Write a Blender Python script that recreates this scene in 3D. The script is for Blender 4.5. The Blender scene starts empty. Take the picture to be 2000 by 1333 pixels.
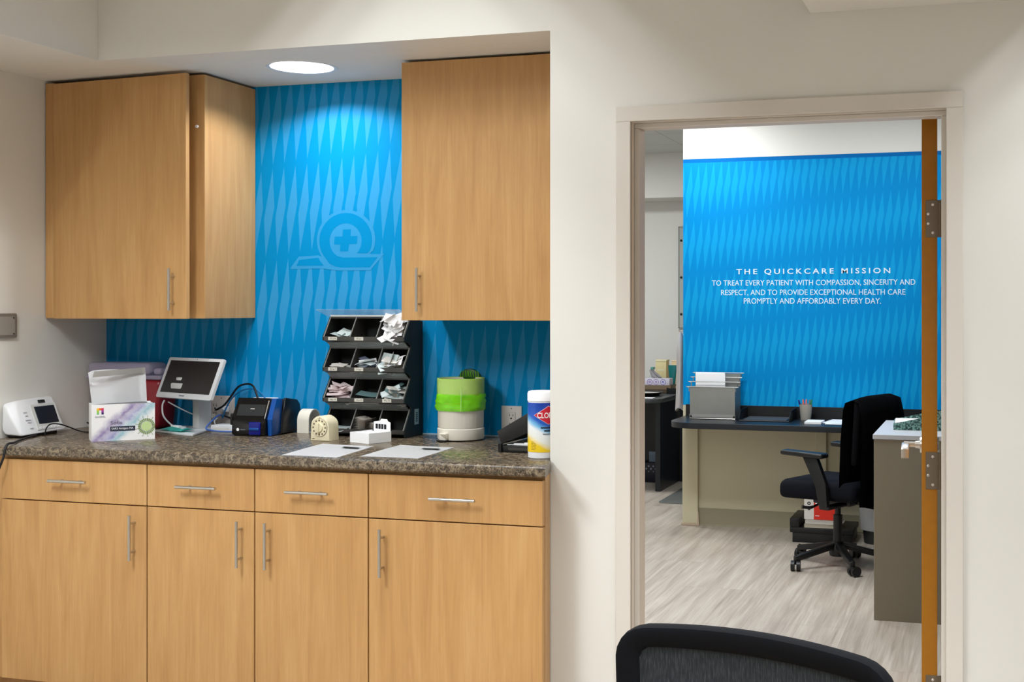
import bpy, bmesh, math, random
from mathutils import Vector, Matrix, Euler
R = math.radians
random.seed(7)
sc = bpy.context.scene
COL = sc.collection

# ------------------------------------------------------------------ camera
F_PX, CX, HORIZON = 2400.0, 1240.0, 599.0            # taken for a 2000 x 1333 frame
EYE = 1.46
YAW = math.atan(695 / 2400)
cam = bpy.data.cameras.new('camera'); cam_o = bpy.data.objects.new('camera', cam); COL.objects.link(cam_o)
cam.sensor_fit = 'HORIZONTAL'; cam.sensor_width = 36.0
cam.lens = F_PX / 2000 * 36.0
cam.shift_x = (1000 - CX) / 2000
cam.shift_y = -(666.5 - HORIZON) / 2000
cam.clip_start = 0.05
cam_o.location = (0, 0, EYE); cam_o.rotation_euler = (R(90), 0, YAW)
sc.camera = cam_o

# ------------------------------------------------------------------ world, exposure
w = bpy.data.worlds.new('world'); sc.world = w; w.use_nodes = True
w.node_tree.nodes['Background'].inputs[0].default_value = (0.8, 0.85, 1, 1)
w.node_tree.nodes['Background'].inputs[1].default_value = 0.0
sc.view_settings.view_transform = 'Standard'; sc.view_settings.look = 'None'
sc.view_settings.gamma = 1.0; sc.view_settings.use_curve_mapping = False
sc.view_settings.exposure = 0.0

def area_light(name, loc, sx, sy, power, color, rot=(0, 0, 0), shape='RECTANGLE', spread=180, parent=None):
    l = bpy.data.lights.new(name, 'AREA'); l.shape = shape; l.size = sx
    if shape in ('RECTANGLE', 'ELLIPSE'): l.size_y = sy
    l.energy = power; l.color = color; l.spread = R(spread)
    o = bpy.data.objects.new(name, l); COL.objects.link(o); o.location = loc; o.rotation_euler = rot
    o.parent = parent
    return o

# light levels (W), used by the lamp builders
P_TROFFER, P_DOWN, P_FAR_WASH, P_FAR = 150, 7.2, 16, 66
WARM, NEUT, COOL = (1.0, 0.93, 0.83), (0.915, 0.97, 1.0), (0.93, 0.98, 1.0)

# ------------------------------------------------------------------ materials
def lin(c):
    c = c / 255
    return c / 12.92 if c <= 0.04045 else ((c + 0.055) / 1.055) ** 2.4
def rgb(r, g, b): return (lin(r), lin(g), lin(b), 1)
MATS = {}
def mat(name, col, rough=.5, metal=0.0, spec=.5, bump=0, bscale=200, trans=0, alpha=1, ior=1.45, emit=None, es=0, var=0, vscale=3, sub=0):
    if name in MATS: return MATS[name]
    m = bpy.data.materials.new(name); m.use_nodes = True; MATS[name] = m
    nt = m.node_tree; b = nt.nodes['Principled BSDF']
    b.inputs['Base Color'].default_value = col; b.inputs['Roughness'].default_value = rough
    b.inputs['Metallic'].default_value = metal; b.inputs['Specular IOR Level'].default_value = spec
    b.inputs['Transmission Weight'].default_value = trans; b.inputs['Alpha'].default_value = alpha
    b.inputs['IOR'].default_value = ior
    if emit: b.inputs['Emission Color'].default_value = emit; b.inputs['Emission Strength'].default_value = es
    if bump or var:
        tc = nt.nodes.new('ShaderNodeTexCoord')
        if bump:
            n = nt.nodes.new('ShaderNodeTexNoise'); n.inputs['Scale'].default_value = bscale; n.inputs['Detail'].default_value = 3
            bp = nt.nodes.new('ShaderNodeBump'); bp.inputs['Strength'].default_value = bump; bp.inputs['Distance'].default_value = .002
            nt.links.new(tc.outputs['Object'], n.inputs['Vector']); nt.links.new(n.outputs['Fac'], bp.inputs['Height'])
            nt.links.new(bp.outputs['Normal'], b.inputs['Normal'])
        if var:
            n = nt.nodes.new('ShaderNodeTexNoise'); n.inputs['Scale'].default_value = vscale; n.inputs['Detail'].default_value = 4
            mx = nt.nodes.new('ShaderNodeMix'); mx.data_type = 'RGBA'
            mx.inputs['A'].default_value = tuple(x * (1 - var) for x in col[:3]) + (1,)
            mx.inputs['B'].default_value = tuple(min(1, x * (1 + var)) for x in col[:3]) + (1,)
            nt.links.new(tc.outputs['Object'], n.inputs['Vector']); nt.links.new(n.outputs['Fac'], mx.inputs['Factor'])
            nt.links.new(mx.outputs['Result'], b.inputs['Base Color'])
    return m

class NG:                       # small node-graph helper
    def __init__(s, name):
        s.m = bpy.data.materials.new(name); s.m.use_nodes = True; s.nt = s.m.node_tree
        s.b = s.nt.nodes['Principled BSDF']; MATS[name] = s.m
    def n(s, t, **kw):
        x = s.nt.nodes.new(t)
        for k, v in kw.items(): setattr(x, k, v)
        return x
    def l(s, a, b): s.nt.links.new(a, b)
    def put(s, inp, v):
        if isinstance(v, bpy.types.NodeSocket): s.l(v, inp)
        else: inp.default_value = v
    def math(s, op, a, b=0.0, c=0.0):
        x = s.n('ShaderNodeMath', operation=op); s.put(x.inputs[0], a); s.put(x.inputs[1], b); s.put(x.inputs[2], c)
        return x.outputs[0]
    def mix(s, f, a, b):
        x = s.n('ShaderNodeMix', data_type='RGBA'); s.put(x.inputs['Factor'], f); s.put(x.inputs['A'], a); s.put(x.inputs['B'], b)
        return x.outputs['Result']
    def noise(s, vec, scale, detail=3, rough=.5, dist=0, w=None):
        x = s.n('ShaderNodeTexNoise')
        if w is not None: x.noise_dimensions = '4D'; s.put(x.inputs['W'], w)
        s.put(x.inputs['Vector'], vec); x.inputs['Scale'].default_value = scale; x.inputs['Detail'].default_value = detail
        x.inputs['Roughness'].default_value = rough; x.inputs['Distortion'].default_value = dist
        return x.outputs['Fac']
    def mapping(s, vec, scale=(1, 1, 1), loc=(0, 0, 0), rot=(0, 0, 0)):
        x = s.n('ShaderNodeMapping'); s.l(vec, x.inputs['Vector']); x.inputs['Scale'].default_value = scale
        x.inputs['Location'].default_value = loc; x.inputs['Rotation'].default_value = rot
        return x.outputs['Vector']
    def ramp(s, f, stops, interp='LINEAR'):
        x = s.n('ShaderNodeValToRGB'); s.l(f, x.inputs['Fac']); x.color_ramp.interpolation = interp
        e = x.color_ramp.elements
        while len(e) < len(stops): e.new(.5)
        for q, (p, c) in zip(e, stops): q.position = p; q.color = c
        return x.outputs['Color']
    def obj(s): return s.n('ShaderNodeTexCoord').outputs['Object']
    def bump(s, h, strength=.2, dist=.002):
        x = s.n('ShaderNodeBump'); x.inputs['Strength'].default_value = strength; x.inputs['Distance'].default_value = dist
        s.l(h, x.inputs['Height']); s.l(x.outputs['Normal'], s.b.inputs['Normal'])

def wood_mat():
    g = NG('maple_veneer'); o = g.obj()
    rnd = g.math('MULTIPLY', g.n('ShaderNodeObjectInfo').outputs['Random'], 20)
    v1 = g.mapping(o, (9, 9, .9)); v2 = g.mapping(o, (160, 160, 5)); v3 = g.mapping(o, (2.2, 2.2, 1.1))
    a = g.noise(v1, 1.6, 6, .6, 1.2, w=rnd); b = g.noise(v2, 1, 3, .6, 0, w=rnd); c = g.noise(v3, 1, 3, .5, .6, w=rnd)
    f = g.math('ADD', g.math('MULTIPLY', a, .55), g.math('ADD', g.math('MULTIPLY', b, .25), g.math('MULTIPLY', c, .2)))
    col = g.ramp(f, [(.32, rgb(176, 130, 79)), (.5, rgb(194, 149, 95)), (.68, rgb(208, 165, 111))])
    g.l(col, g.b.inputs['Base Color']); g.b.inputs['Roughness'].default_value = .42; g.b.inputs['Specular IOR Level'].default_value = .35
    g.bump(b, .05); return g.m
WOOD = wood_mat()

def granite():
    g = NG('granite_laminate'); o = g.obj()
    a = g.noise(o, 60, 4, .65, .8); b = g.noise(o, 150, 3, .6, .3); c = g.noise(o, 14, 3, .5)
    base = g.ramp(a, [(.3, rgb(42, 36, 30)), (.43, rgb(84, 72, 58)), (.53, rgb(122, 106, 86)), (.62, rgb(158, 142, 118)), (.72, rgb(92, 76, 60))])
    sp = g.ramp(b, [(.36, (1, 1, 1, 1)), (.44, (0, 0, 0, 1))])
    col = g.mix(g.math('MULTIPLY', sp, .85), base, rgb(26, 22, 20))
    sp2 = g.ramp(b, [(.62, (0, 0, 0, 1)), (.68, (1, 1, 1, 1))])
    col = g.mix(g.math('MULTIPLY', sp2, .6), col, rgb(178, 166, 146))
    col = g.mix(g.math('MULTIPLY', c, .45), col, rgb(62, 54, 44))
    g.l(col, g.b.inputs['Base Color']); g.b.inputs['Roughness'].default_value = .27; g.b.inputs['Specular IOR Level'].default_value = .5
    return g.m
GRANITE = granite()

def blue_wall(name, tx, tz, px, row, sh, base, kite, stripe=None):
    """leaning kites on a lattice; (tx, tz) is the top tip of one kite."""
    g = NG(name); s = g.n('ShaderNodeSeparateXYZ'); g.l(g.obj(), s.inputs[0]); x, z = s.outputs[0], s.outputs[2]
    T = (.31, .478); Q = (.455, .06)
    cs = g.math('DIVIDE', g.math('SUBTRACT', x, tx - T[0] * px), px)
    ct = g.math('DIVIDE', g.math('SUBTRACT', z, tz - T[1] * row), row)
    ct = g.math('SUBTRACT', ct, g.math('MULTIPLY', cs, sh / row))
    r = g.math('ROUND', ct)
    cs = g.math('SUBTRACT', cs, g.math('MULTIPLY', r, .64))
    c = g.math('ROUND', cs); ls = g.math('SUBTRACT', cs, c); lt = g.math('SUBTRACT', ct, r)
    det = T[0] * Q[1] - T[1] * Q[0]
    n1 = ((Q[1] - T[1]) / det, (T[0] - Q[0]) / det); n2 = ((Q[1] + T[1]) / det, (-T[0] - Q[0]) / det)
    d1 = g.math('ABSOLUTE', g.math('ADD', g.math('MULTIPLY', ls, n1[0]), g.math('MULTIPLY', lt, n1[1])))
    d2 = g.math('ABSOLUTE', g.math('ADD', g.math('MULTIPLY', ls, n2[0]), g.math('MULTIPLY', lt, n2[1])))
    ins = g.math('LESS_THAN', g.math('MAXIMUM', d1, d2), 1.0)
    col = g.mix(ins, base, kite)
    if stripe: col = g.mix(g.math('GREATER_THAN', z, stripe[0]), col, stripe[1])
    g.l(col, g.b.inputs['Base Color']); g.b.inputs['Roughness'].default_value = .6; g.b.inputs['Specular IOR Level'].default_value = .08
    return g.m
BLUE_B, BLUE_K = (0.0, .237, .54, 1), (.034, .292, .60, 1)
BLUE1 = blue_wall('blue_wallcovering', -2.73, 2.037, .0533, .376, .0065, BLUE_B, BLUE_K)
FB, FK = (0.0, .25, .62, 1), (.004, .33, .70, 1)
BLUE2 = blue_wall('blue_wallcovering_far', -1.749, 2.059, .0517, .368, .0067, FB, FK, (2.420, (.0, .14, .45, 1)))

def vinyl():
    g = NG('vinyl_plank'); o = g.obj()
    br = g.n('ShaderNodeTexBrick'); g.l(g.mapping(o, (1, 1, 1), (0.13, .17, 0), (0, 0, R(90))), br.inputs['Vector'])
    br.inputs['Scale'].default_value = 1; br.inputs['Brick Width'].default_value = 1.22; br.inputs['Row Height'].default_value = .46
    br.inputs['Mortar Size'].default_value = .0012; br.inputs['Mortar Smooth'].default_value = .3
    br.inputs['Color1'].default_value = (.3, .3, .3, 1); br.inputs['Color2'].default_value = (.7, .7, .7, 1); br.inputs['Mortar'].default_value = (.5, .5, .5, 1)
    sh = g.math('MULTIPLY', br.outputs['Color'], 9.0)
    a = g.noise(g.mapping(o, (16, .9, 1), (0, 0, 0), (0, 0, R(-6))), 1.4, 5, .55, .8, w=sh)
    b = g.noise(g.mapping(o, (70, 2.2, 1), (0, 0, 0), (0, 0, R(-6))), 1.2, 4, .6, .5, w=sh)
    f = g.math('ADD', g.math('MULTIPLY', a, .6), g.math('MULTIPLY', b, .4))
    col = g.ramp(f, [(.3, rgb(150, 137, 124)), (.45, rgb(176, 163, 150)), (.58, rgb(193, 182, 169)), (.7, rgb(208, 198, 186))])
    col = g.mix(g.math('MULTIPLY', br.outputs['Fac'], .5), col, rgb(120, 108, 96))
    g.l(col, g.b.inputs['Base Color']); g.b.inputs['Roughness'].default_value = .42; return g.m
VINYL = vinyl()

def ceil_tile():
    g = NG('acoustic_tile'); o = g.obj()
    br = g.n('ShaderNodeTexBrick'); g.l(o, br.inputs['Vector']); br.offset = 0
    br.inputs['Scale'].default_value = 1; br.inputs['Brick Width'].default_value = .61; br.inputs['Row Height'].default_value = .61
    br.inputs['Mortar Size'].default_value = .006
    col = g.mix(br.outputs['Fac'], rgb(214, 214, 210), rgb(190, 190, 188)); g.l(col, g.b.inputs['Base Color']); g.b.inputs['Roughness'].default_value = .9
    g.bump(g.noise(o, 260, 2), .2); return g.m
CEILT = ceil_tile()

def mesh_fabric():
    g = NG('chair_mesh'); o = g.obj()
    w1 = g.n('ShaderNodeTexWave', wave_type='BANDS', bands_direction='X'); g.l(o, w1.inputs['Vector']); w1.inputs['Scale'].default_value = 130; w1.inputs['Distortion'].default_value = 3; w1.inputs['Detail Scale'].default_value = 30
    n = g.noise(g.mapping(o, (420, 420, 60)), 1, 3)
    f = g.math('MULTIPLY', w1.outputs['Fac'], n)
    col = g.ramp(f, [(.05, rgb(58, 62, 66)), (.4, rgb(76, 80, 84)), (.75, rgb(128, 132, 136))]); g.l(col, g.b.inputs['Base Color'])
    g.b.inputs['Roughness'].default_value = .8; g.b.inputs['Specular IOR Level'].default_value = .2; return g.m
MESHF = mesh_fabric()

def carton_print():
    g = NG('test_kit_print'); o = g.obj(); s = g.n('ShaderNodeSeparateXYZ'); g.l(o, s.inputs[0]); x, z = s.outputs[0], s.outputs[2]
    nz = g.noise(o, 22, 5, .6); st = g.noise(g.mapping(o, (30, 30, 30), (0, 0, 0), (0, R(52), 0)), 1.0, 4, .6)
    d = g.math('ADD', g.math('SUBTRACT', z, x), g.math('MULTIPLY', g.math('SUBTRACT', nz, .5), .06))
    def band(c, wd): return g.math('SUBTRACT', 1.0, g.math('MINIMUM', 1.0, g.math('DIVIDE', g.math('ABSOLUTE', g.math('SUBTRACT', d, c)), wd)))
    white = rgb(238, 236, 236)
    col = g.mix(g.math('MULTIPLY', band(-.012, .04), g.math('MULTIPLY', st, 1.5)), white, rgb(108, 76, 152))
    col = g.mix(g.math('MULTIPLY', band(-.075, .034), g.math('MULTIPLY', nz, 1.3)), col, rgb(100, 170, 190))
    col = g.mix(g.math('MULTIPLY', band(-.045, .022), g.math('MULTIPLY', nz, 1.2)), col, rgb(126, 122, 186))
    g.l(col, g.b.inputs['Base Color']); g.b.inputs['Roughness'].default_value = .45; return g.m
KITPRINT = carton_print()

def wipes_label():
    g = NG('wipes_label'); o = g.obj(); s = g.n('ShaderNodeSeparateXYZ'); g.l(o, s.inputs[0]); x, z = s.outputs[0], s.outputs[2]
    sw = g.math('SUBTRACT', z, g.math('MULTIPLY', g.math('ADD', x, .03), -.55))
    nz = g.noise(g.mapping(o, (20, 20, 60)), 1, 3)
    sw = g.math('ADD', sw, g.math('MULTIPLY', nz, .012))
    f = g.math('MULTIPLY', sw, 4.0)
    c = g.ramp(f, [(.14, rgb(240, 200, 20)), (.27, rgb(244, 208, 40)), (.36, rgb(240, 240, 232)), (.47, rgb(238, 242, 244)), (.53, rgb(120, 190, 232)), (.6, rgb(28, 90, 190)), (.9, rgb(14, 52, 158))])
    g.l(c, g.b.inputs['Base Color']); g.b.inputs['Roughness'].default_value = .35; return g.m
WIPELAB = wipes_label()

def speckle(name, c1, c2, scale):
    g = NG(name); f = g.noise(g.obj(), scale, 3, .6)
    g.l(g.ramp(f, [(.44, c1), (.56, c2)]), g.b.inputs['Base Color']); g.b.inputs['Roughness'].default_value = .6; return g.m
GREENP = speckle('green_pattern_card', rgb(22, 58, 54), rgb(120, 160, 150), 90)

def perforated():
    g = NG('steel_mesh_sheet'); o = g.obj()
    c = g.n('ShaderNodeTexVoronoi'); g.l(o, c.inputs['Vector']); c.inputs['Scale'].default_value = 330; c.inputs['Randomness'].default_value = .1
    n = g.noise(o, 8, 3)
    col = g.ramp(c.outputs['Distance'], [(.25, rgb(70, 70, 68)), (.5, rgb(150, 149, 144))])
    col = g.mix(g.math('MULTIPLY', n, .5), col, rgb(104, 103, 99)); g.l(col, g.b.inputs['Base Color'])
    g.b.inputs['Metallic'].default_value = .35; g.b.inputs['Roughness'].default_value = .5; return g.m
PERF = perforated()

WALL = mat('wall_paint', rgb(228, 225, 218), .6, spec=.3, bump=.06, bscale=350)
TRIMP = mat('frame_paint', rgb(219, 212, 203), .4)
BEIGE = mat('beige_wall_paint', rgb(206, 197, 168), .6, spec=.3)
BEIGE2 = mat('vinyl_cove_base', rgb(150, 142, 118), .45)
CEILP = mat('ceiling_paint', rgb(228, 225, 218), .8, bump=.05, bscale=300)
STEEL = mat('brushed_steel', rgb(200, 196, 188), .3, .95)
CHROME = mat('satin_chrome', rgb(222, 218, 212), .32, .9)
HINGE = mat('hinge_metal', rgb(122, 108, 92), .45, .6)
DOORW = mat('door_edge_wood', rgb(164, 104, 2), .5, var=.1, vscale=40)
DOORF = mat('door_veneer', rgb(196, 140, 70), .45, var=.08, vscale=8)
DARKG = mat('dark_gap', rgb(50, 34, 20), .8)
BLACKP = mat('black_plastic', rgb(16, 16, 18), .4)
BLACKF = mat('black_fabric', rgb(9, 9, 12), .95, spec=.1)
BLACKG = mat('black_gloss', rgb(10, 10, 13), .12)
NAVYF = mat('navy_black_fabric', rgb(16, 17, 24), .9, spec=.15)
DGREY = mat('charcoal_plastic', rgb(62, 60, 57), .4)
DGREY2 = mat('charcoal_plastic_dark', rgb(40, 43, 41), .6, spec=.3)
WHITEP = mat('white_plastic', rgb(232, 232, 234), .35)
WHITEB = mat('bright_white_paper', rgb(250, 250, 252), .75)
CREAM = mat('cream_plastic', rgb(238, 228, 196), .4)
IVORY = mat('ivory_plastic', rgb(232, 226, 212), .4)
PAPER = mat('paper', rgb(238, 238, 240), .8)
PAPERG = mat('grey_packet_paper', rgb(220, 216, 210), .7)
PINKP = mat('pink_packet_paper', rgb(232, 214, 216), .6)
TEALP = mat('teal_film_packet', rgb(112, 142, 144), .3, alpha=.9)
CLEARP = mat('clear_film_packet', rgb(206, 218, 218), .25, alpha=.9)
BLUEGP = mat('blue_grey_packet', rgb(126, 132, 154), .5)
CLEAR = mat('clear_acrylic', rgb(225, 235, 238), .06, trans=.0, alpha=.22)
INK = mat('black_ink', rgb(24, 24, 28), .7)
INKG = mat('grey_ink', rgb(110, 112, 120), .7)
TEAL = mat('teal_sheet', rgb(96, 214, 204), .5)
REDT = mat('translucent_red_plastic', rgb(140, 34, 44), .3, alpha=.9)
LIDT = mat('translucent_lilac_plastic', rgb(196, 184, 206), .25, alpha=.45)
SCREEN = mat('screen_glass', rgb(18, 19, 22), .16)
SCREEN2 = mat('screen_glass_lit', rgb(40, 42, 44), .3)
SCREEN3 = mat('screen_lcd', rgb(30, 36, 44), .3)
BLUEP = mat('blue_plastic', rgb(0, 72, 150), .35)
BLUED = mat('deep_blue_plastic', rgb(6, 18, 120), .3)
CBLUE = mat('blue_cable', rgb(70, 104, 176), .5)
CDARK = mat('black_cable', rgb(14, 14, 18), .5)
CWHITE = mat('white_cable', rgb(220, 220, 222), .5)
GREENL = mat('green_liner_film', rgb(176, 232, 24), .22, alpha=.5)
GREEND = mat('green_liner_doubled', rgb(128, 224, 14), .2, alpha=.8)
GREENK = mat('dark_green_liner', rgb(14, 60, 22), .35)
PLATE = mat('outlet_plate', rgb(206, 198, 192), .45)
GREYM = mat('grey_metal_plate', rgb(136, 128, 118), .5, .3)
GCAB = mat('grey_laminate', rgb(136, 127, 110), .6, bump=.1, bscale=500, var=.05, vscale=300)
GCABT = mat('pale_grey_laminate', rgb(196, 198, 204), .35)
DESKB = mat('black_laminate', rgb(20, 23, 30), .32)
DESKE = mat('black_laminate_edge', rgb(10, 11, 15), .45)
REDC = mat('red_print', rgb(216, 44, 26), .5)
LETW = mat('white_lettering', rgb(226, 240, 252), .5)
LOGOB = mat('emblem_blue', BLUE_B, .6, spec=.08)
LOGOK = mat('emblem_pale_blue', BLUE_K, .6, spec=.08)
GREENV = mat('virus_green', rgb(192, 214, 150), .5)
GREENO = mat('virus_olive', rgb(128, 150, 96), .5)
TEALTUBE = mat('teal_tube', rgb(0, 104, 104), .3)
BOXB = mat('beige_box', rgb(216, 200, 150), .6)
COAT = mat('grey_white_cloth', rgb(176, 172, 172), .85)
MATV = mat('grey_chair_mat', rgb(112, 114, 110), .35)
GLOW = mat('lamp_lens', (1, 1, 1, 1), .5, emit=(1, 1, 1, 1), es=8)
LENS = mat('troffer_lens', (1, 1, 1, 1), .5, emit=(1, .97, .92, 1), es=6)
REFL = mat('white_reflector', rgb(240, 240, 242), .35)
LOUV = mat('louver_metal', rgb(120, 118, 114), .5)

# ------------------------------------------------------------------ mesh helpers
def bx(bm, x0, x1, y0, y1, z0, z1, bev=0, seg=2, M=None):
    v = [bm.verts.new((x, y, z)) for z in (z0, z1) for y in (y0, y1) for x in (x0, x1)]
    f = [(0, 2, 3, 1), (4, 5, 7, 6), (0, 1, 5, 4), (2, 6, 7, 3), (0, 4, 6, 2), (1, 3, 7, 5)]
    fs = [bm.faces.new([v[i] for i in q]) for q in f]
    if bev:
        es = list({e for q in fs for e in q.edges})
        r = bmesh.ops.bevel(bm, geom=es, offset=bev, segments=seg, affect='EDGES', profile=.5)
        vs = {x for q in r['faces'] for x in q.verts} | {x for x in v if x.is_valid}
        vs |= {x for q in fs if q.is_valid for x in q.verts}
    else: vs = set(v)
    if M is not None:
        for x in vs: x.co = M @ x.co
    return vs
def frame_of(d):
    d = Vector(d).normalized(); a = Vector((0, 0, 1)) if abs(d.z) < .9 else Vector((1, 0, 0))
    u = d.cross(a).normalized(); return u, d.cross(u).normalized()
def cyl(bm, p0, p1, r0, r1=None, seg=20, cap=True):
    r1 = r0 if r1 is None else r1; p0, p1 = Vector(p0), Vector(p1); u, v = frame_of(p1 - p0)
    A, B = [], []
    for i in range(seg):
        t = 2 * math.pi * i / seg; d = u * math.cos(t) + v * math.sin(t)
        A.append(bm.verts.new(p0 + d * r0)); B.append(bm.verts.new(p1 + d * r1))
    for i in range(seg): bm.faces.new((A[i], A[(i + 1) % seg], B[(i + 1) % seg], B[i]))
    if cap: bm.faces.new(A[::-1]); bm.faces.new(B)
def spline(pts, n=6):
    P = [Vector(p) for p in pts]; out = []
    for i in range(len(P) - 1):
        a = P[max(i - 1, 0)]; b = P[i]; c = P[i + 1]; d = P[min(i + 2, len(P) - 1)]
        for k in range(n):
            t = k / n
            out.append(.5 * ((2 * b) + (c - a) * t + (2 * a - 5 * b + 4 * c - d) * t * t + (3 * b - a - 3 * c + d) * t ** 3))
    return out + [P[-1]]
def tube(bm, pts, r, seg=8, n=6, smooth=True):
    P = spline(pts, n) if smooth else [Vector(p) for p in pts]
    rings = []; u = None
    for i, p in enumerate(P):
        d = (P[min(i + 1, len(P) - 1)] - P[max(i - 1, 0)]).normalized()
        if u is None: u, v = frame_of(d)
        else: u = (u - d * u.dot(d)).normalized(); v = d.cross(u)
        rr = r[i * (len(r) - 1) // (len(P) - 1)] if isinstance(r, (list, tuple)) else r
        rings.append([bm.verts.new(p + (u * math.cos(2 * math.pi * k / seg) + v * math.sin(2 * math.pi * k / seg)) * rr) for k in range(seg)])
    for a, b in zip(rings, rings[1:]):
        for k in range(seg): bm.faces.new((a[k], a[(k + 1) % seg], b[(k + 1) % seg], b[k]))
    bm.faces.new(rings[0][::-1]); bm.faces.new(rings[-1])
def lathe(bm, prof, seg=36, c=(0, 0, 0), closed=False, fn=None):
    rings = []
    for j, (r, z) in enumerate(prof):
        if r < 1e-6: rings.append([bm.verts.new((c[0], c[1], c[2] + z))])
        else:
            q = []
            for i in range(seg):
                t = 2 * math.pi * i / seg; rr = r + (fn(j, t) if fn else 0)
                q.append(bm.verts.new((c[0] + rr * math.cos(t), c[1] + rr * math.sin(t), c[2] + z)))
            rings.append(q)
    pr = list(zip(rings, rings[1:])) + ([(rings[-1], rings[0])] if closed else [])
    for a, b in pr:
        for i in range(seg):
            j = (i + 1) % seg
            if len(a) == 1 and len(b) == 1: continue
            if len(a) == 1: bm.faces.new((a[0], b[j], b[i]))
            elif len(b) == 1: bm.faces.new((a[i], a[j], b[0]))
            else: bm.faces.new((a[i], a[j], b[j], b[i]))
def prism(bm, poly, axis, a0, a1, bev=0):
    def mk(a, p): return {'x': (a, p[0], p[1]), 'y': (p[0], a, p[1]), 'z': (p[0], p[1], a)}[axis]
    A = [bm.verts.new(mk(a0, p)) for p in poly]; B = [bm.verts.new(mk(a1, p)) for p in poly]
    n = len(poly); fs = [bm.faces.new(A), bm.faces.new(B[::-1])]
    for i in range(n): fs.append(bm.faces.new((A[i], B[i], B[(i + 1) % n], A[(i + 1) % n])))
    if bev:
        es = list({e for f in fs[:2] for e in f.edges})
        bmesh.ops.bevel(bm, geom=es, offset=bev, segments=2, affect='EDGES', profile=.5)
def tess_prism(bm, loops, axis, a0, a1):
    from mathutils.geometry import tessellate_polygon
    def mk(a, p): return {'x': (a, p[0], p[1]), 'y': (p[0], a, p[1]), 'z': (p[0], p[1], a)}[axis]
    tris = tessellate_polygon([[Vector((p[0], p[1], 0)) for p in lp] for lp in loops])
    flat = [p for lp in loops for p in lp]
    for a in (a0, a1):
        v = [bm.verts.new(mk(a, p)) for p in flat]
        for t in tris: bm.faces.new([v[i] for i in t])
        if a == a0: va = v
        else: vb = v
    i0 = 0
    for lp in loops:
        n = len(lp)
        for i in range(n):
            j = (i + 1) % n; bm.faces.new((va[i0 + i], va[i0 + j], vb[i0 + j], vb[i0 + i]))
        i0 += n
def quad(bm, *pts): return bm.faces.new([bm.verts.new(p) for p in pts])
def rrect(x0, x1, z0, z1, r, n=6):
    out = []
    for cx, cz, a0 in ((x1 - r, z1 - r, 0), (x0 + r, z1 - r, 90), (x0 + r, z0 + r, 180), (x1 - r, z0 + r, 270)):
        for i in range(n + 1):
            t = R(a0 + 90 * i / n); out.append((cx + r * math.cos(t), cz + r * math.sin(t)))
    return out
def xf(bm, M, verts=None): bmesh.ops.transform(bm, matrix=M, verts=list(verts) if verts else bm.verts[:])

def obj(name, bm, m, parent=None, smooth=35, loc=None, rot=None):
    bmesh.ops.recalc_face_normals(bm, faces=bm.faces[:])
    me = bpy.data.meshes.new(name); bm.to_mesh(me); bm.free(); me.materials.append(m)
    if smooth:
        for p in me.polygons: p.use_smooth = True
        me.set_sharp_from_angle(angle=R(smooth))
    o = bpy.data.objects.new(name, me); COL.objects.link(o)
    if parent: o.parent = parent
    if loc: o.location = loc
    if rot: o.rotation_euler = rot
    return o
def B(): return bmesh.new()
def tag(o, label, cat, group=None, kind=None):
    o['label'] = label; o['category'] = cat
    if group: o['group'] = group
    if kind: o['kind'] = kind
    return o
def thing(name, label, cat, loc=(0, 0, 0), rz=0, group=None):
    o = bpy.data.objects.new(name, None); COL.objects.link(o); o.empty_display_size = .05
    o.location = loc; o.rotation_euler = (0, 0, R(rz)); return tag(o, label, cat, group)
def struct(name, bm, m, smooth=35, parent=None, label=None):
    o = obj(name, bm, m, parent, smooth)
    if not parent: o['kind'] = 'structure'
    if label: o['label'] = label
    return o
def boxobj(name, m, parent, x0, x1, y0, y1, z0, z1, bev=0, seg=2):
    bm = B(); bx(bm, x0, x1, y0, y1, z0, z1, bev, seg); return obj(name, bm, m, parent)
def text_bm(s, width, height, depth=.0008, bold=0.0, space=1.0):
    """letters in the local XZ plane facing -Y, centred, fitted to width x height"""
    cu = bpy.data.curves.new('t', 'FONT'); cu.body = s; cu.extrude = .02; cu.offset = bold; cu.space_character = space; cu.resolution_u = 3
    o = bpy.data.objects.new('t', cu); COL.objects.link(o)
    me = bpy.data.meshes.new_from_object(o.evaluated_get(bpy.context.evaluated_depsgraph_get()))
    COL.objects.unlink(o); bpy.data.objects.remove(o); bpy.data.curves.remove(cu)
    bm = B(); bm.from_mesh(me); bpy.data.meshes.remove(me)
    xs = [v.co.x for v in bm.verts]; ys = [v.co.y for v in bm.verts]
    x0, x1, y0, y1 = min(xs), max(xs), min(ys), max(ys)
    for v in bm.verts:
        x, y, z = v.co
        v.co = ((x - (x0 + x1) / 2) / (x1 - x0) * width, -(z + .02) / .04 * depth, (y - (y0 + y1) / 2) / (y1 - y0) * height)
    return bm
def mark_bm(w_, h_, n=3, depth=.0008):
    """a row of small blocks standing for a mark too small to read"""
    bm = B(); q = w_ / n
    for i in range(n): bx(bm, -w_ / 2 + i * q, -w_ / 2 + i * q + q * .78, -depth, 0, -h_ / 2, h_ / 2)
    return bm
def put(bm, loc, rx=0, ry=0, rz=0):
    xf(bm, Matrix.Translation(loc) @ Euler((R(rx), R(ry), R(rz))).to_matrix().to_4x4()); return bm
def join(dst, src):
    me = bpy.data.meshes.new('j'); src.to_mesh(me); src.free(); dst.from_mesh(me); bpy.data.meshes.remove(me)

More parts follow.
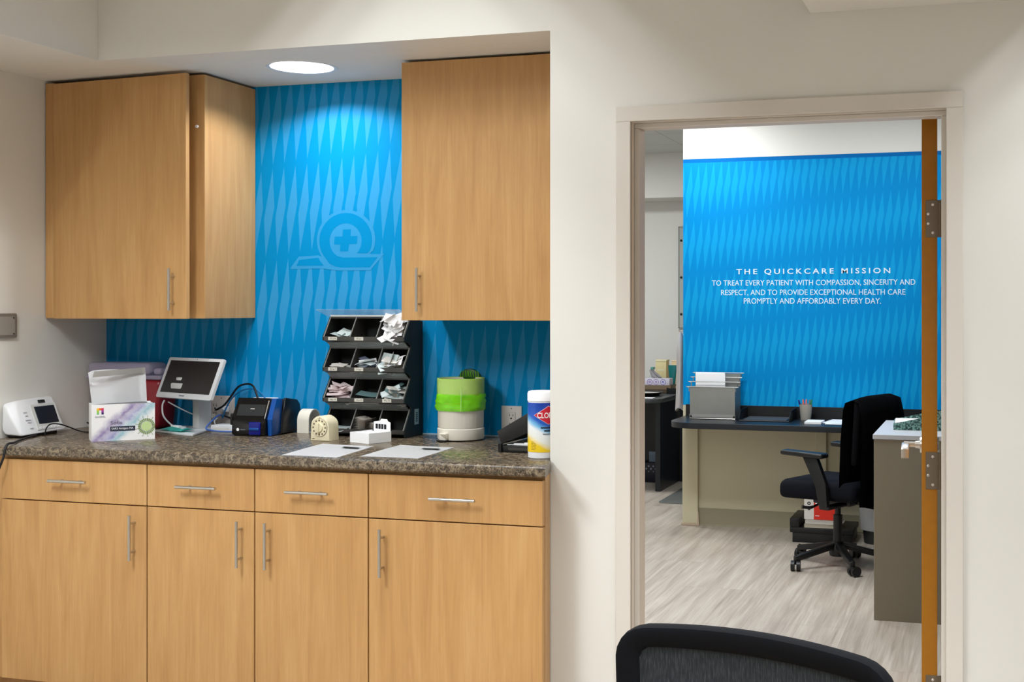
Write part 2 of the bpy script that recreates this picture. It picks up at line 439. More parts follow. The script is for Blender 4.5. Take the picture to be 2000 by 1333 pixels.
def ring_plane(bm, X0, X1, Y0, Y1, hx0, hx1, hy0, hy1, z):
    for a, b, c, d in ((X0, X1, Y0, hy0), (X0, X1, hy1, Y1), (X0, hx0, hy0, hy1), (hx1, X1, hy0, hy1)):
        bx(bm, a, b, c, d, z, z + .02)

# ------------------------------------------------------------------ room shell
XL, YW, YB, ZS, ZC = -3.65, 3.80, 4.44, 2.367, 2.75          # left wall, door wall, alcove back, soffit, ceiling
XA, DT = -1.39, 0.14                                          # alcove right edge, door-wall thickness
DX0, DX1, DZ = -1.112, -0.128, 2.055                          # door opening
YF, ZF = 8.0, 2.79                                            # far blue wall, far ceiling
bm = B(); quad(bm, (-5, -2.2, 0), (3, -2.2, 0), (3, 11.2, 0), (-5, 11.2, 0)); struct('floor', bm, VINYL)
bm = B(); bx(bm, XL - .1, XL, -2.2, YB + .1, 0, ZC + .3); struct('wall_left', bm, WALL)
bm = B(); bx(bm, XL + .0003, XA - .0003, YB, YB + .1, 0, ZS); struct('wall_alcove', bm, BLUE1)
bm = B()                                                      # door wall with opening, plus the header over the alcove
bx(bm, XA, DX0 - .02, YW, YW + DT, 0, ZC + .1); bx(bm, DX1 + .02, 2.2, YW, YW + DT, 0, ZC + .1)
bx(bm, DX0 - .02, DX1 + .02, YW, YW + DT, DZ + .02, ZC + .1)
bx(bm, -3.161, XA, YW, YW + DT - .0005, ZS, ZC + .1)
bx(bm, XA, XA + .1, YW + DT, YB + .1, 0, ZS)                  # alcove return
struct('wall_front', bm, WALL)
bm = B()
circ = [(-2.505 + .118 * math.cos(2 * math.pi * i / 48), 4.118 + .118 * math.sin(2 * math.pi * i / 48)) for i in range(48)]
tess_prism(bm, [[(XL + .0005, YW + DT), (XA, YW + DT), (XA, YB), (XL + .0005, YB)], circ], 'z', ZS, ZS + .1)
bx(bm, XL + .0005, -3.1612, -2.2, YW + DT - .001, ZS, ZS + .08)
ring_plane(bm, -.535, 2.2, -2.2, 1.9, .001, .599, .301, 1.499, ZS); ring_plane(bm, -.535, 2.2, 1.9, YW - .0005, .171, .769, 2.381, 3.579, ZS)
struct('ceiling_soffit', bm, CEILP)
bm = B()
bx(bm, -3.17, -3.161, -2.2, YW - .0005, ZS + .0005, ZC); bx(bm, -.535, -.525, -2.2, YW, ZS + .001, ZC)
struct('wall_soffit_side', bm, WALL)
bm = B(); bx(bm, XL, 2.2, -2.2, YW, ZC + .2, ZC + .24); struct('ceiling', bm, CEILP)
bm = B(); bx(bm, XL, 2.2, -2.3, -2.2, 0, ZC + .2); struct('wall_back', bm, mat('low_bounce_wall', rgb(150, 140, 126), .6))  # this wall and wall_right, both unseen, darkened to lower the ambient light
bm = B(); bx(bm, 2.2, 2.3, -2.2, 11.2, 0, ZF + .1); struct('wall_right', bm, mat('low_bounce_wall', rgb(150, 140, 126), .6))
# ceiling plane of the raised part, with the hole of the louvred light
LX0, LX1, LY0, LY1 = -2.115, -1.505, 2.20, 3.40
bm = B(); ring_plane(bm, -3.161, -2.2, -2.2, YW - .0005, -2.899, -2.291, 1.001, 2.199, ZC); ring_plane(bm, -2.2, -.535, -2.2, YW - .0005, LX0, LX1, LY0, LY1, ZC); struct('ceiling_raised', bm, CEILP)

def louver_light(x0, x1, y0, y1, z, n, m, depth, power, label):
    t = thing('ceiling_light', label, 'ceiling light', ((x0 + x1) / 2, (y0 + y1) / 2, z))
    hx, hy = (x1 - x0) / 2, (y1 - y0) / 2
    bm = B()
    for a, b, c, d in ((-hx, -hx + .006, -hy, hy), (hx - .006, hx, -hy, hy), (-hx, hx, -hy, -hy + .006), (-hx, hx, hy - .006, hy)):
        bx(bm, a, b, c, d, 0, depth + .03)
    bx(bm, -hx, hx, -hy, hy, depth + .03, depth + .036); obj('housing', bm, LOUV, t)
    for i in range(1, n):
        x = -hx + 2 * hx * i / n; bm = B(); bx(bm, x - .003, x + .003, -hy + .006, hy - .006, .002, depth + .02); obj('louver_blade', bm, LOUV, t)
    for j in range(1, m):
        y = -hy + 2 * hy * j / m; bm = B()
        for i in range(n): bx(bm, -hx + 2 * hx * i / n + .007, -hx + 2 * hx * (i + 1) / n - .007, y - .003, y + .003, .002, depth - .012)
        obj('cross_blade', bm, LOUV, t)
    for i in range(n):                        # one tube lamp above each row of cells
        area_light('tube_lamp', (-hx + 2 * hx * (i + .5) / n, 0, depth), .028, 2 * hy - .04, power / n, NEUT, parent=t)
    return t
louver_light(LX0, LX1, LY0, LY1, ZC, 3, 3, .088, P_TROFFER * .195, 'recessed louvred ceiling light in the raised ceiling near the cupboards')
def lens_light(x0, x1, y0, y1, z, power, color, label):
    t = thing('ceiling_light', label, 'ceiling light', ((x0 + x1) / 2, (y0 + y1) / 2, z))
    hx, hy = (x1 - x0) / 2, (y1 - y0) / 2
    bm = B(); bx(bm, -hx, hx, -hy, hy, -.012, 0, .003); obj('frame', bm, REFL, t)
    area_light('lamp', (0, 0, -.015), 2 * hx - .05, 2 * hy - .05, power, color, parent=t)
    return t
louver_light(.17, .77, 2.38, 3.58, ZS, 3, 4, .088, P_TROFFER * .14, 'recessed louvred ceiling light in the lower ceiling beside the doorway')
louver_light(-2.9, -2.29, 1.0, 2.2, ZC, 3, 3, .088, P_TROFFER * .68, 'recessed louvred ceiling light over the middle of the front room')
louver_light(.0, .6, .3, 1.5, ZS, 3, 3, .088, P_TROFFER * .54, 'recessed louvred ceiling light in the lower ceiling near the camera')
# added frame and fill lamp on the right wall, unseen, to brighten the left wall
bm = B()
for a, b, c, d in ((-.55, 1.05, .95, 1.0), (-.55, 1.05, 2.2, 2.25), (-.55, -.5, 1.0, 2.2), (1.0, 1.05, 1.0, 2.2), (.235, .265, 1.0, 2.2)): bx(bm, 2.17, 2.2, a, b, c, d, .003, 1)
struct('fill_window_1', bm, TRIMP)
area_light('left_wall_fill', (2.165, .25, 1.6), 1.2, 1.5, 12, (.97, .985, 1.0), rot=(0, R(90), 0))

# door frame and door
bm = B()
for x0, x1, s in ((DX0, DX0 - .05, 1), (DX1, DX1 + .05, -1)):
    a, b = min(x0, x1), max(x0, x1)
    bx(bm, a, b, YW - .012, YW, 0, DZ, .002, 1)                                   # face
    j0, j1 = (x0 - .02, x0) if s > 0 else (x0, x0 + .02)
    bx(bm, j0, j1, YW - .006, YW + DT + .02, 0, DZ)                                      # jamb
    st0, st1 = (x0, x0 + .016) if s > 0 else (x0 - .016, x0)
    bx(bm, st0, st1, YW + .035, YW + .10, 0, DZ - .016, .002, 1)                          # stop
    bx(bm, a, b, YW + DT + .0003, YW + DT + .012, 0, DZ)
bx(bm, DX0 - .05, DX1 + .05, YW - .012, YW, DZ, DZ + .05, .002, 1)
bx(bm, DX0, DX1, YW - .006, YW + DT + .02, DZ, DZ + .02)
bx(bm, DX0, DX1, YW + .035, YW + .10, DZ - .016, DZ, .002, 1)
bx(bm, DX0 - .05, DX1 + .05, YW + DT + .0003, YW + DT + .012, DZ, DZ + .05)
struct('trim_1', bm, TRIMP, label='pale painted metal frame of the doorway')
HX, HY = -.2075, YW + DT + .002
door = bpy.data.objects.new('door_1', None); COL.objects.link(door); door.location = (HX, HY, 0); door.rotation_euler = (0, 0, R(2.65))
door['kind'] = 'structure'; door['label'] = 'wooden door standing open into the far room, seen edge on'
TH = .0475
boxobj('door_leaf', DOORF, door, .0008, TH - .0008, .003, .95, .012, DZ - .006)
boxobj('door_edge', DOORW, door, 0, TH, 0, .0032, .012, DZ - .006, .0006, 1)
for zc in (1.734, .947, .25):
    h = B(); bx(h, .012, TH + .006, -.003, .0, zc - .058, zc + .058, .001, 1)
    cyl(h, (TH + .010, -.004, zc - .058), (TH + .010, -.004, zc + .058), .005, seg=12)
    ho = obj('hinge', h, HINGE, door)
    for px, dz in ((.034, .044), (.020, .015), (.020, -.015), (.034, -.044)):
        s = B(); cyl(s, (px, -.003, zc + dz), (px, -.0042, zc + dz), .0045, .003, seg=12); obj('screw', s, CHROME, ho)
hd = B(); LYD, LZ = .885, .93
cyl(hd, (0, LYD, LZ), (-.012, LYD, LZ), .034, .030, 28); cyl(hd, (-.012, LYD, LZ), (-.030, LYD, LZ), .016, .013, 20)
cyl(hd, (-.03, LYD, LZ), (-.072, LYD, LZ), .0105, seg=18)
lev = obj('lever_handle', hd, CHROME, door)
lv = B(); prism(lv, [(LYD + .014, LZ + .006), (LYD + .014, LZ - .026), (LYD - .10, LZ - .044), (LYD - .114, LZ - .038), (LYD - .114, LZ - .006), (LYD - .1, LZ + .002)], 'x', -.080, -.052, .003)
obj('lever', lv, CHROME, lev)
ft = B(); cyl(ft, (TH, LYD, LZ), (TH + .012, LYD, LZ), .034, .030, 28); obj('rose', ft, CHROME, lev)

# far room shell
bm = B(); bx(bm, -1.98, 2.2, YF, YF + .12, .806, ZF + .02); fw = bm
bm2 = B(); bx(bm2, -1.98, 2.2, YF, YF + .12, 2.446, ZF); struct('wall_far_upper', bm2, WALL)
fw.free(); bm = B(); bx(bm, -1.98, 2.2, YF, YF + .12, .80, 2.4455); struct('wall_far', bm, BLUE2)
bm = B(); bx(bm, -1.98, 2.2, YF, YF + .12, 0, .7995); bx(bm, -1.978, -1.872, YF - .03, YF, 0, .694, .003, 1); bx(bm, -1.09, -1.02, YF - .03, YF, 0, .694, .003, 1)
struct('wall_far_lower', bm, BEIGE)
bm = B(); bx(bm, -1.872, -1.09, YF - .008, YF, 0.004, .115, .002, 1); bx(bm, -1.02, 1.2, YF - .008, YF, .004, .115, .002, 1)
prism(bm, [(YF - .008, .012), (YF - .02, .0), (YF, 0)], 'x', -1.872, -1.09); struct('baseboard_far', bm, BEIGE2)
bm = B(); prism(bm, [(-1.876, .0), (-1.862, .0), (-1.868, .10), (-1.874, .10)], 'y', YF - .036, YF - .01); bx(bm, -1.985, -1.872, YF - .038, YF - .03, 0, .018, .002, 1)
struct('trim_2', bm, mat('pinkish_trim', rgb(190, 170, 148), .6))
bm = B(); bx(bm, -5, -1.0, 10.7, 10.8, 0, ZF); struct('wall_rear', bm, WALL)
bm = B(); bx(bm, -5, -1.0, 10.3, 10.7, 2.405, ZF); struct('wall_rear_soffit', bm, WALL)
bm = B(); bx(bm, -5.1, -5, YW, 10.8, 0, ZF); struct('wall_far_left', bm, WALL)
bm = B(); bx(bm, -5, XL - .1, YW, YW + DT, 0, ZF); struct('wall_front_far_side', bm, WALL)
bm = B(); bx(bm, -5, XA + .1, YB + .1, YB + .12, 0, ZF); struct('wall_alcove_rear', bm, WALL)
bm = B(); bx(bm, -1.0, -.9, YF + .12, 10.8, 0, ZF); struct('wall_far_side', bm, WALL)
bm = B(); bx(bm, -5, 2.2, YW + DT, 10.8, ZF, ZF + .05); struct('ceiling_far', bm, CEILT)
lens_light(-2.05, -1.62, 7.12, 7.72, ZF, P_FAR_WASH, COOL, 'flat ceiling light of the far room close to the blue wall')
lens_light(-2.2, -1.0, 5.2, 5.8, ZF, P_FAR, NEUT, 'flat ceiling light in the middle of the far room')
lens_light(-.75, -.15, 6.7, 7.3, ZF, 13, COOL, 'added flat fill light of the far room above the grey cabinet side')  # extra fill, added to lift the right part of the far wall
lens_light(-3.6, -3.0, 8.4, 9.0, ZF, P_FAR * .7, NEUT, 'flat ceiling light above the rear desk')

# ------------------------------------------------------------------ alcove: cabinets
def bar_handle(parent, p0, p1, out, d0, d1, r=.0055):
    """bar between p0 and p1, standing `out` in front (-Y) of the panel on two posts"""
    p0, p1 = Vector(p0), Vector(p1); bm = B(); cyl(bm, p0, p1, r, seg=14)
    for f in (d0, d1):
        q = p0.lerp(p1, f); cyl(bm, q, q + Vector((0, out, 0)), r * .75, seg=10)
    return obj('handle', bm, STEEL, parent)
FY, FT = 3.665, .02
def base_unit(label, xs, hs, x0c, x1c, group='base cabinets under the counter'):
    t = thing('base_cabinet', label, 'cabinet', ((xs[0] + xs[-1]) / 2, FY + FT, 0), 0, group)
    ox, oy = t.location.x, t.location.y
    bm = B(); bx(bm, x0c - ox, x1c - ox, .002, YB - oy - .005, .10, .914)
    bx(bm, x0c - ox, x1c - ox, .07, .09, 0, .10); obj('body', bm, WOOD, t)
    for i in range(len(xs) - 1):
        a, b = xs[i] - ox + .0022, xs[i + 1] - ox - .0022
        dr = boxobj('drawer', WOOD, t, a, b, -FT, 0, .7605, .905, .0012, 1)
        dc = hs[i][1] - ox
        bar_handle(dr, (dc - .08, -FT - .03, .836), (dc + .08, -FT - .03, .836), .03, .25, .75)
        d = boxobj('door', WOOD, t, a, b, -FT, 0, .105, .7565, .0012, 1)
        hx = hs[i][0] - ox
        bar_handle(d, (hx, -FT - .03, .57), (hx, -FT - .03, .728), .03, .18, .82)
    return t
base_unit('single maple base cabinet at the left end, below the white tilted device', [-3.47, -2.844], [(-2.894, -3.158)], -3.64, -2.846)
base_unit('double maple base cabinet in the middle, its two door handles side by side', [-2.844, -2.412, -1.981], [(-2.463, -2.626), (-2.354, -2.196)], -2.842, -1.983)
cab = base_unit('single maple base cabinet at the right end, next to the white wall corner', [-1.981, -1.364], [(-1.925, -1.667)], -1.979, -1.402)
cab['group'] = 'base cabinets under the counter'
bm = B(); cx_, cy_ = cab.location.x, cab.location.y
prism(bm, [(-1.402 - cx_, .004), (-1.366 - cx_, .004), (-1.389 - cx_, YW - .004 - cy_), (-1.402 - cx_, YW - .004 - cy_)], 'z', 0, .914); obj('end_panel', bm, WOOD, cab)
bm = B(); yb = 3.645
prof = [(YB - .004, .918), (yb + .006, .918), (yb, .924), (yb, .942), (yb + .0035, .9505), (yb + .012, .954), (YB - .004, .954)]
prism(bm, [(y, z) if y > yb + .1 else (y, z) for y, z in prof], 'x', -3.648, -1.394)
prof2 = [(YW - .006, .918)] + prof[1:6] + [(YW - .006, .954)]
vb = set(bm.verts); prism(bm, prof2, 'x', -1.394, -1.350)
for v in bm.verts:
    if v not in vb and v.co.x > -1.37: v.co.x -= (v.co.y - yb) / (YW - yb) * .0365
tag(obj('worktop', bm, GRANITE), 'speckled brown granite laminate worktop with rounded front edge', 'countertop')
bm = B(); bx(bm, XL + .002, XA - .002, YB - .0038, YB - .0005, .9545, .9585); struct('trim_3', bm, mat('caulk', rgb(180, 200, 210), .5))

def upper(label, x0, x1, yf, fill, z0=1.411, z1=2.357):
    t = thing('wall_cabinet', label, 'cabinet', ((x0 + x1) / 2, yf, z0), 0, 'maple wall cabinets in the alcove'); ox = t.location.x
    bm = B(); bx(bm, x0 - ox, x1 - ox, 0, YB - yf - .003, 0.002, z1 - z0, .0008, 1); obj('body', bm, WOOD, t)
    return t, ox
u1, ox = upper('maple wall cabinet on the left with its single door slightly ajar', -3.645, -2.916, 4.097, True)
boxobj('filler_strip', WOOD, u1, -3.645 - ox, -3.602 - ox, -.016, -.0005, .002, .944, .0008, 1)
d = boxobj('door', WOOD, u1, 0, .655, -.02, 0, 0.0, .94, .0012, 1)
d.location = (-3.600 - ox, -.002, 0); d.rotation_euler = (0, R(-.12), R(-4.2))
bar_handle(d, (.598, -.05, .032), (.598, -.05, .192), .03, .18, .82)
k = B(); cyl(k, (.70, -.004, .745), (.70, -.010, .745), .006, seg=10); obj('door_bumper', k, WHITEP, u1, loc=(-.366, 0, 0))
u2, ox2 = upper('maple wall cabinet on the right, its closed door running to the white wall corner', -2.08, -1.394, 4.12, False)
d2 = boxobj('door', WOOD, u2, -2.08 - ox2, -1.396 - ox2, -.02, -.0005, -.002, .946, .0012, 1)
bar_handle(d2, (-2.006 - ox2, -.05, .03), (-2.006 - ox2, -.05, .19), .03, .18, .82)

# recessed downlight in the soffit
dl = thing('recessed_downlight', 'round white recessed downlight glowing above the blue alcove wall', 'ceiling light', (-2.505, 4.118, ZS))
bm = B(); lathe(bm, [(.118, 0), (.128, -.004), (.133, -.003), (.134, 0)], 48); obj('trim_ring', bm, WHITEP, dl)
bm = B(); lathe(bm, [(.1175, -.001), (.104, .03), (.088, .062), (.0, .066)], 48); obj('reflector', bm, mat('pale_reflector', rgb(226, 228, 230), .3), dl)
bm = B(); lathe(bm, [(0, .0625), (.04, .0625)], 32); obj('lens', bm, GLOW, dl)
area_light('lamp', (0, 0, .06), .075, .075, P_DOWN, (.96, .985, 1.0), shape='DISK', spread=152, parent=dl)

# emblem on the blue wall (a Q with a tail and a cross), built as thin vinyl layers
lg = thing('wall_emblem', 'pale blue emblem of a tailed letter Q round a cross on the alcove wall', 'emblem', (-2.4975, YB - .0002, 1.727))
def px2(u, v): return ((u - 1060) / 2000 * .5108, -(v - 630) / 1273 * .2900)      # emblem drawing units to metres
def arc(cx, cy, rx, ry, a0, a1, n=40): return [(cx + rx * math.cos(R(a0 + (a1 - a0) * i / n)), cy - ry * math.sin(R(a0 + (a1 - a0) * i / n))) for i in range(n + 1)]
def layer(name, polys, m, d0, d1):
    bm = B()
    for p in polys: tess_prism(bm, [[px2(*c) for c in p]], 'y', -d1, -d0)
    return obj(name, bm, m, lg, smooth=0)
outl = arc(1050, 620, 515, 530, -22, 214, 60)
sil = outl + [(560, 890), (210, 905), (60, 1110), (60, 1130), (640, 1125), (800, 1150), (950, 1165), (1480, 1165), (1720, 880), (1440, 880)]
layer('outline', [sil], LOGOK, .0002, .0006)
qo = arc(1045, 630, 465, 485, -24, 217, 60); 
qs = qo + [(760, 1040), (860, 1090), (960, 1110), (1470, 1110), (1610, 935), (1000, 935), (900, 905)] + arc(1045, 640, 282, 310, 228, -44, 50) + [(1210, 860), (1420, 865)]
layer('letter', [qs], LOGOB, .0006, .0010)
layer('tail', [[(560, 930), (215, 970), (165, 1075), (660, 1075), (600, 1000)]], LOGOB, .0006, .0010)
layer('cross', [[(1000, 435), (1140, 435), (1135, 555), (1255, 555), (1245, 695), (1110, 700), (1090, 825), (945, 825), (950, 705), (840, 700), (855, 560), (990, 560)]], LOGOB, .0006, .0010)

# outlets on the blue wall
def outlet(name, label, x, z, wdt, hgt, gangs):
    t = thing(name, label, 'outlet', (x, YB - .001, z))
    boxobj('cover_plate', PLATE, t, -wdt / 2, wdt / 2, -.006, 0, -hgt / 2, hgt / 2, .002)
    for g in gangs:
        f = boxobj('receptacle', mat('receptacle_face', rgb(198, 190, 184), .4), t, g - .017, g + .017, -.0085, -.006, -.034, .034, .002)
        bm = B()
        for s in (.017, -.017):
            bx(bm, g - .0078, g - .0058, -.0090, -.0084, s + .001, s + .010); bx(bm, g + .0058, g + .0078, -.0090, -.0084, s + .001, s + .009)
            cyl(bm, (g, -.0090, s - .007), (g, -.0084, s - .007), .0036, seg=12)
        obj('slot', bm, INK, f)
    for s in (hgt / 2 - .01, -hgt / 2 + .01):
        bm = B(); cyl(bm, (0, -.0066, s), (0, -.006, s), .003, seg=10); obj('screw', bm, GREYM, t)
    return t
outlet('wall_outlet', 'pale wall outlet plate on the right, between the bin and the wipes canister', -1.781, 1.017, .084, .116, [0])
outlet('wall_outlet', 'pale double-gang wall outlet plate behind the tablet stand with cables plugged in', -3.075, 1.026, .122, .125, [-.029, .029])

# plate on the left wall
t = thing('wall_plate', 'grey screwed metal plate on the left wall, cut by the picture edge', 'plate', (XL, 3.84, 1.385))
bm = B(); prism(bm, [(a, b) for a, b in rrect(-.085, .085, -.047, .048, .008)], 'x', .001, .010); obj('plate', bm, GREYM, t)
bm = B(); prism(bm, [(a, b) for a, b in rrect(-.073, .073, -.036, .036, .003)], 'x', .010, .0115); obj('panel', bm, mat('grey_plate_panel', rgb(152, 145, 136), .5), t)
for y in (.066, -.066):
    for z in (.031, -.031):
        bm = B(); cyl(bm, (.0115, y, z), (.0135, y, z), .003, seg=10); obj('screw', bm, DGREY2, t)

# ------------------------------------------------------------------ things on the counter
ZT = .9545
# tilted white device
t = thing('vital_signs_monitor', 'white tilted desktop device with dark screen against the left wall', 'medical device', (-3.598, 3.975, ZT), 90)
bm = B()
for p in ((-.114, -.04, .008), (.120, -.04, .014), (.104, .014, .146), (-.088, .014, .142), (-.132, .02, .116), (-.124, .03, .012), (.122, .044, .02), (.104, .046, .146), (-.12, .046, .13), (-.124, .046, .03)):
    bm.verts.new(p)
r = bmesh.ops.convex_hull(bm, input=bm.verts[:]); bmesh.ops.dissolve_limit(bm, angle_limit=R(6), verts=bm.verts[:], edges=bm.edges[:])
bmesh.ops.bevel(bm, geom=bm.edges[:], offset=.007, segments=3, affect='EDGES', profile=.5); obj('housing', bm, WHITEP, t, 60)
tl = math.atan2(.054, .132)
FM = Matrix.Translation((0, -.0415, .012)) @ Euler((-tl, 0, 0)).to_matrix().to_4x4()      # front-face frame: x right, z up the face
def face_part(name, x0, x1, z0, z1, m, d=.0015, bev=.001):
    bm = B(); bx(bm, x0, x1, -d, .002, z0, z1, bev, 1); xf(bm, FM); return obj(name, bm, m, t)
face_part('bezel', -.028, .106, .012, .118, mat('pale_grey_bezel', rgb(216, 216, 212), .4), .0012)
face_part('screen', -.012, .094, .036, .108, SCREEN3, .003)
for i in range(6): face_part('soft_key', -.016 + i * .019, -.004 + i * .019, .016, .026, WHITEP, .003)
bmt = mark_bm(.030, .007, 3); put(bmt, (.036, -.0022, .128)); bx(bmt, .018, .054, -.0026, -.0016, .122, .134); xf(bmt, FM); obj('maker_plate', bmt, DGREY2, t)
for i, (zz, ww) in enumerate(((.088, .016), (.074, .012), (.056, .026), (.046, .018), (.022, .016))):
    face_part('marking', -.062 - ww / 2 + i * .002, -.062 + ww / 2 + i * .002, zz, zz + .0035, mat('pale_marking', rgb(196, 194, 200), .5), .0008, 0)
b = boxobj('foot', BLACKP, t, -.10, .085, -.028, .04, 0, .014, .003)

def cable(name, label, pts, r, m, cat='cable'):
    bm = B(); tube(bm, pts, r, 8, 8); return tag(obj(name, bm, m, None, 60), label, cat)
cable('power_cable', 'black cable hanging over the counter edge below the white tilted device',
      [(-3.555, 3.93, ZT + .006), (-3.52, 3.84, ZT + .005), (-3.475, 3.75, ZT + .005), (-3.437, 3.69, ZT + .006), (-3.428, 3.647, ZT + .002), (-3.428, 3.630, .91), (-3.444, 3.622, .86), (-3.47, 3.625, .78), (-3.50, 3.63, .66), (-3.51, 3.645, .5)], .0042, CDARK)
cable('sensor_cable', 'thin black cable looping in front of the white tilted device',
      [(-3.545, 3.965, ZT + .005), (-3.54, 3.968, ZT + .03), (-3.535, 3.985, .999), (-3.525, 4.02, .996), (-3.51, 4.06, .980), (-3.49, 4.10, ZT + .006), (-3.44, 4.11, ZT + .003), (-3.37, 4.10, ZT + .003)], .0026, CDARK)
cable('loose_cable', 'thin black cable with a sharp bend lying near the left wall corner',
      [(-3.44, 4.16, ZT + .004), (-3.55, 4.24, ZT + .006), (-3.60, 4.28, ZT + .014), (-3.63, 4.30, ZT + .02), (-3.60, 4.31, ZT + .010), (-3.52, 4.27, ZT + .006), (-3.44, 4.20, ZT + .004)], .0026, CDARK)

# open carton of test kits
t = thing('test_kit_carton', 'open white carton with purple watercolour print and a green virus picture', 'box', (-3.221, 3.838, ZT), 44.6)
W, D, H = .222, .115, .138
bm = B(); T = .0022
bx(bm, 0, W, 0, T, 0, H); obj('front_panel', bm, KITPRINT, t)
bm = B(); bx(bm, 0, T, T, D, 0, H); bx(bm, W - T, W, T, D, 0, H - .004); bx(bm, T, W - T, D - T, D, 0, H); bx(bm, T, W - T, T, D - T, .0, .003); obj('shell', bm, WHITEB, t)
bm = B(); nx, nz_ = 12, 8; g = []
for j in range(nz_ + 1):
    row = []
    for i in range(nx + 1):
        a = i / nx; b_ = j / nz_
        x = .002 + (W - .018) * a + .012 * b_ * (-1 + a) * .6 - .004 * b_; y = .012 + (D - .02) * a ** .8 + .018 * b_ + .006 * math.sin(a * 3 + b_ * 2)
        z = H - .001 + .001 * a * (1 - b_) + .126 * b_ + .003 * math.sin(a * 5) * b_
        if (i in (0, nx)) and j == nz_: z -= .006
        row.append(bm.verts.new((x, y, z)))
    g.append(row)
for j in range(nz_):
    for i in range(nx): bm.faces.new((g[j][i], g[j][i + 1], g[j + 1][i + 1], g[j + 1][i]))
bmesh.ops.solidify(bm, geom=bm.faces[:], thickness=.0012); obj('lid_flap', bm, WHITEB, t, 50)
bm = B()
quad(bm, (.004, .012, H + .102), (W - .020, D - .004, H + .110), (W - .022, D - .006, H + .131), (.010, .010, H + .124)); bmesh.ops.solidify(bm, geom=bm.faces[:], thickness=.0012)
obj('tuck_flap', bm, mat('card_grey_white', rgb(206, 202, 198), .8), t)
bm = B(); 
for i in range(5): bx(bm, .012 + .004 * i, W - .008 - .003 * i, .018 + i * .016, .030 + i * .016, .004, H - .006 + .004 * (i % 2), .003, 1)
obj('foil_pouches', bm, mat('silver_pouch', rgb(120, 120, 124), .35, .5), t)
vx, vz = .192, .050
bm = B(); cyl(bm, (vx, -.0010, vz), (vx, -.0004, vz), .018, seg=32); obj('virus_core', bm, GREENV, t)
bm = B()
for i in range(26):
    a = 2 * math.pi * i / 26; c_, s_ = math.cos(a), math.sin(a)
    if vx + c_ * .03 > W: continue
    p = [(.0195, -.0016), (.0195, .0016), (.030, .0030), (.030, -.0030)]
    prism(bm, [(vx + r_ * c_ - q * s_, vz + r_ * s_ + q * c_) for r_, q in p], 'y', -.0009, -.0003)
    if i % 2 == 0 and vx + c_ * .037 < W - .002:
        prism(bm, [(vx + r_ * c_ - q * s_, vz + r_ * s_ + q * c_) for r_, q in [(.030, -.0006), (.030, .0006), (.0385, .0006), (.0385, -.0006)]], 'y', -.0009, -.0003)
        cyl(bm, (vx + .039 * c_, -.0009, vz + .039 * s_), (vx + .039 * c_, -.0003, vz + .039 * s_), .0016, seg=8)
obj('virus_spikes', bm, GREENO, t)
for x0, z0, c_ in ((.018, .117, rgb(240, 190, 60)), (.026, .117, rgb(232, 110, 50)), (.034, .117, rgb(214, 50, 90)), (.018, .109, rgb(170, 196, 70)), (.018, .101, rgb(120, 190, 120)), (.034, .109, rgb(160, 60, 150)), (.034, .101, rgb(50, 36, 96))):
    boxobj('logo_tile', mat('logo_%d_%d' % (x0 * 1000, z0 * 1000), c_, .5), t, x0, x0 + .008, -.0008, 0, z0, z0 + .008)
bm = text_bm('QUIDEL', .036, .006); put(bm, (.030, -.0003, .092)); obj('maker_name', bm, INKG, t)
bm = text_bm('Sofia', .040, .013); put(bm, (.086, -.0003, .0685)); obj('product_name', bm, mat('violet_grey_ink', rgb(96, 90, 112), .6), t)
boxobj('title_band', mat('dark_band', rgb(48, 54, 70), .5), t, .064, .152, -.0006, 0, .036, .054)
bm = text_bm('SARS Antigen FIA', .076, .0095); put(bm, (.107, -.0007, .045)); obj('title_text', bm, PAPER, t)

# sharps container in the corner
t = thing('sharps_container', 'translucent red sharps container with pale lid in the back left corner', 'container', (-3.455, 4.365, ZT))
bm = B(); bx(bm, -.180, .180, -.060, .062, 0, .203, .02, 3)
for v in bm.verts: v.co.x *= .90 + .10 * v.co.z / .203
obj('body', bm, REDT, t)
bm = B(); bx(bm, -.184, .186, -.065, .066, .2035, .221, .006, 2); bx(bm, -.184, .125, -.06, .064, .2215, .272, .018, 3); bx(bm, .126, .165, -.04, .05, .2215, .25, .012, 3); obj('lid', bm, LIDT, t)

# tablet computer on a stand
t = thing('tablet_computer', 'silver tablet computer tilted back on a square column stand', 'computer', (-3.08, 4.19, 1.092), math.degrees(-.335))
tb = B(); prism(tb, rrect(-.18, .18, 0, .171, .006), 'y', -.006, .006, .002)
TM = Euler((-.39, 0, 0)).to_matrix().to_4x4()
xf(tb, TM); obj('tablet_body', tb, mat('silver_plastic', rgb(204, 206, 208), .35, .1), t)
sb = B(); prism(sb, rrect(-.162, .160, .022, .158, .002), 'y', -.0068, -.0055); xf(sb, TM); obj('screen', sb, mat('dark_lcd', rgb(20, 20, 24), .3, spec=.9), t)
cb = B(); cyl(cb, (0.01, -.007, .1645), (.01, -.0058, .1645), .0018, seg=10); xf(cb, TM); obj('camera_eye', cb, INK, t)
lb = mark_bm(.034, .005, 5); put(lb, (-.01, -.0062, .011)); xf(lb, TM); obj('badge', lb, INKG, t)
boxobj('column', mat('stand_grey', rgb(192, 192, 190), .4), t, -.086, -.045, .10, .162, -.130, .085, .004)
bm = B(); bx(bm, -.084, -.047, .022, .15, .045, .083, .004); bx(bm, -.10, -.03, .0085, .03, .03, .06, .004); obj('hinge_block', bm, mat('stand_grey', rgb(192, 192, 190), .4), t)
bm = B(); prism(bm, [(-.158, -.03), (.10, -.055), (.125, -.045), (-.04, .168), (-.155, .172)], 'z', -.1372, -.129, .002); obj('base_plate', bm, mat('silver_plastic', rgb(204, 206, 208), .35), t)
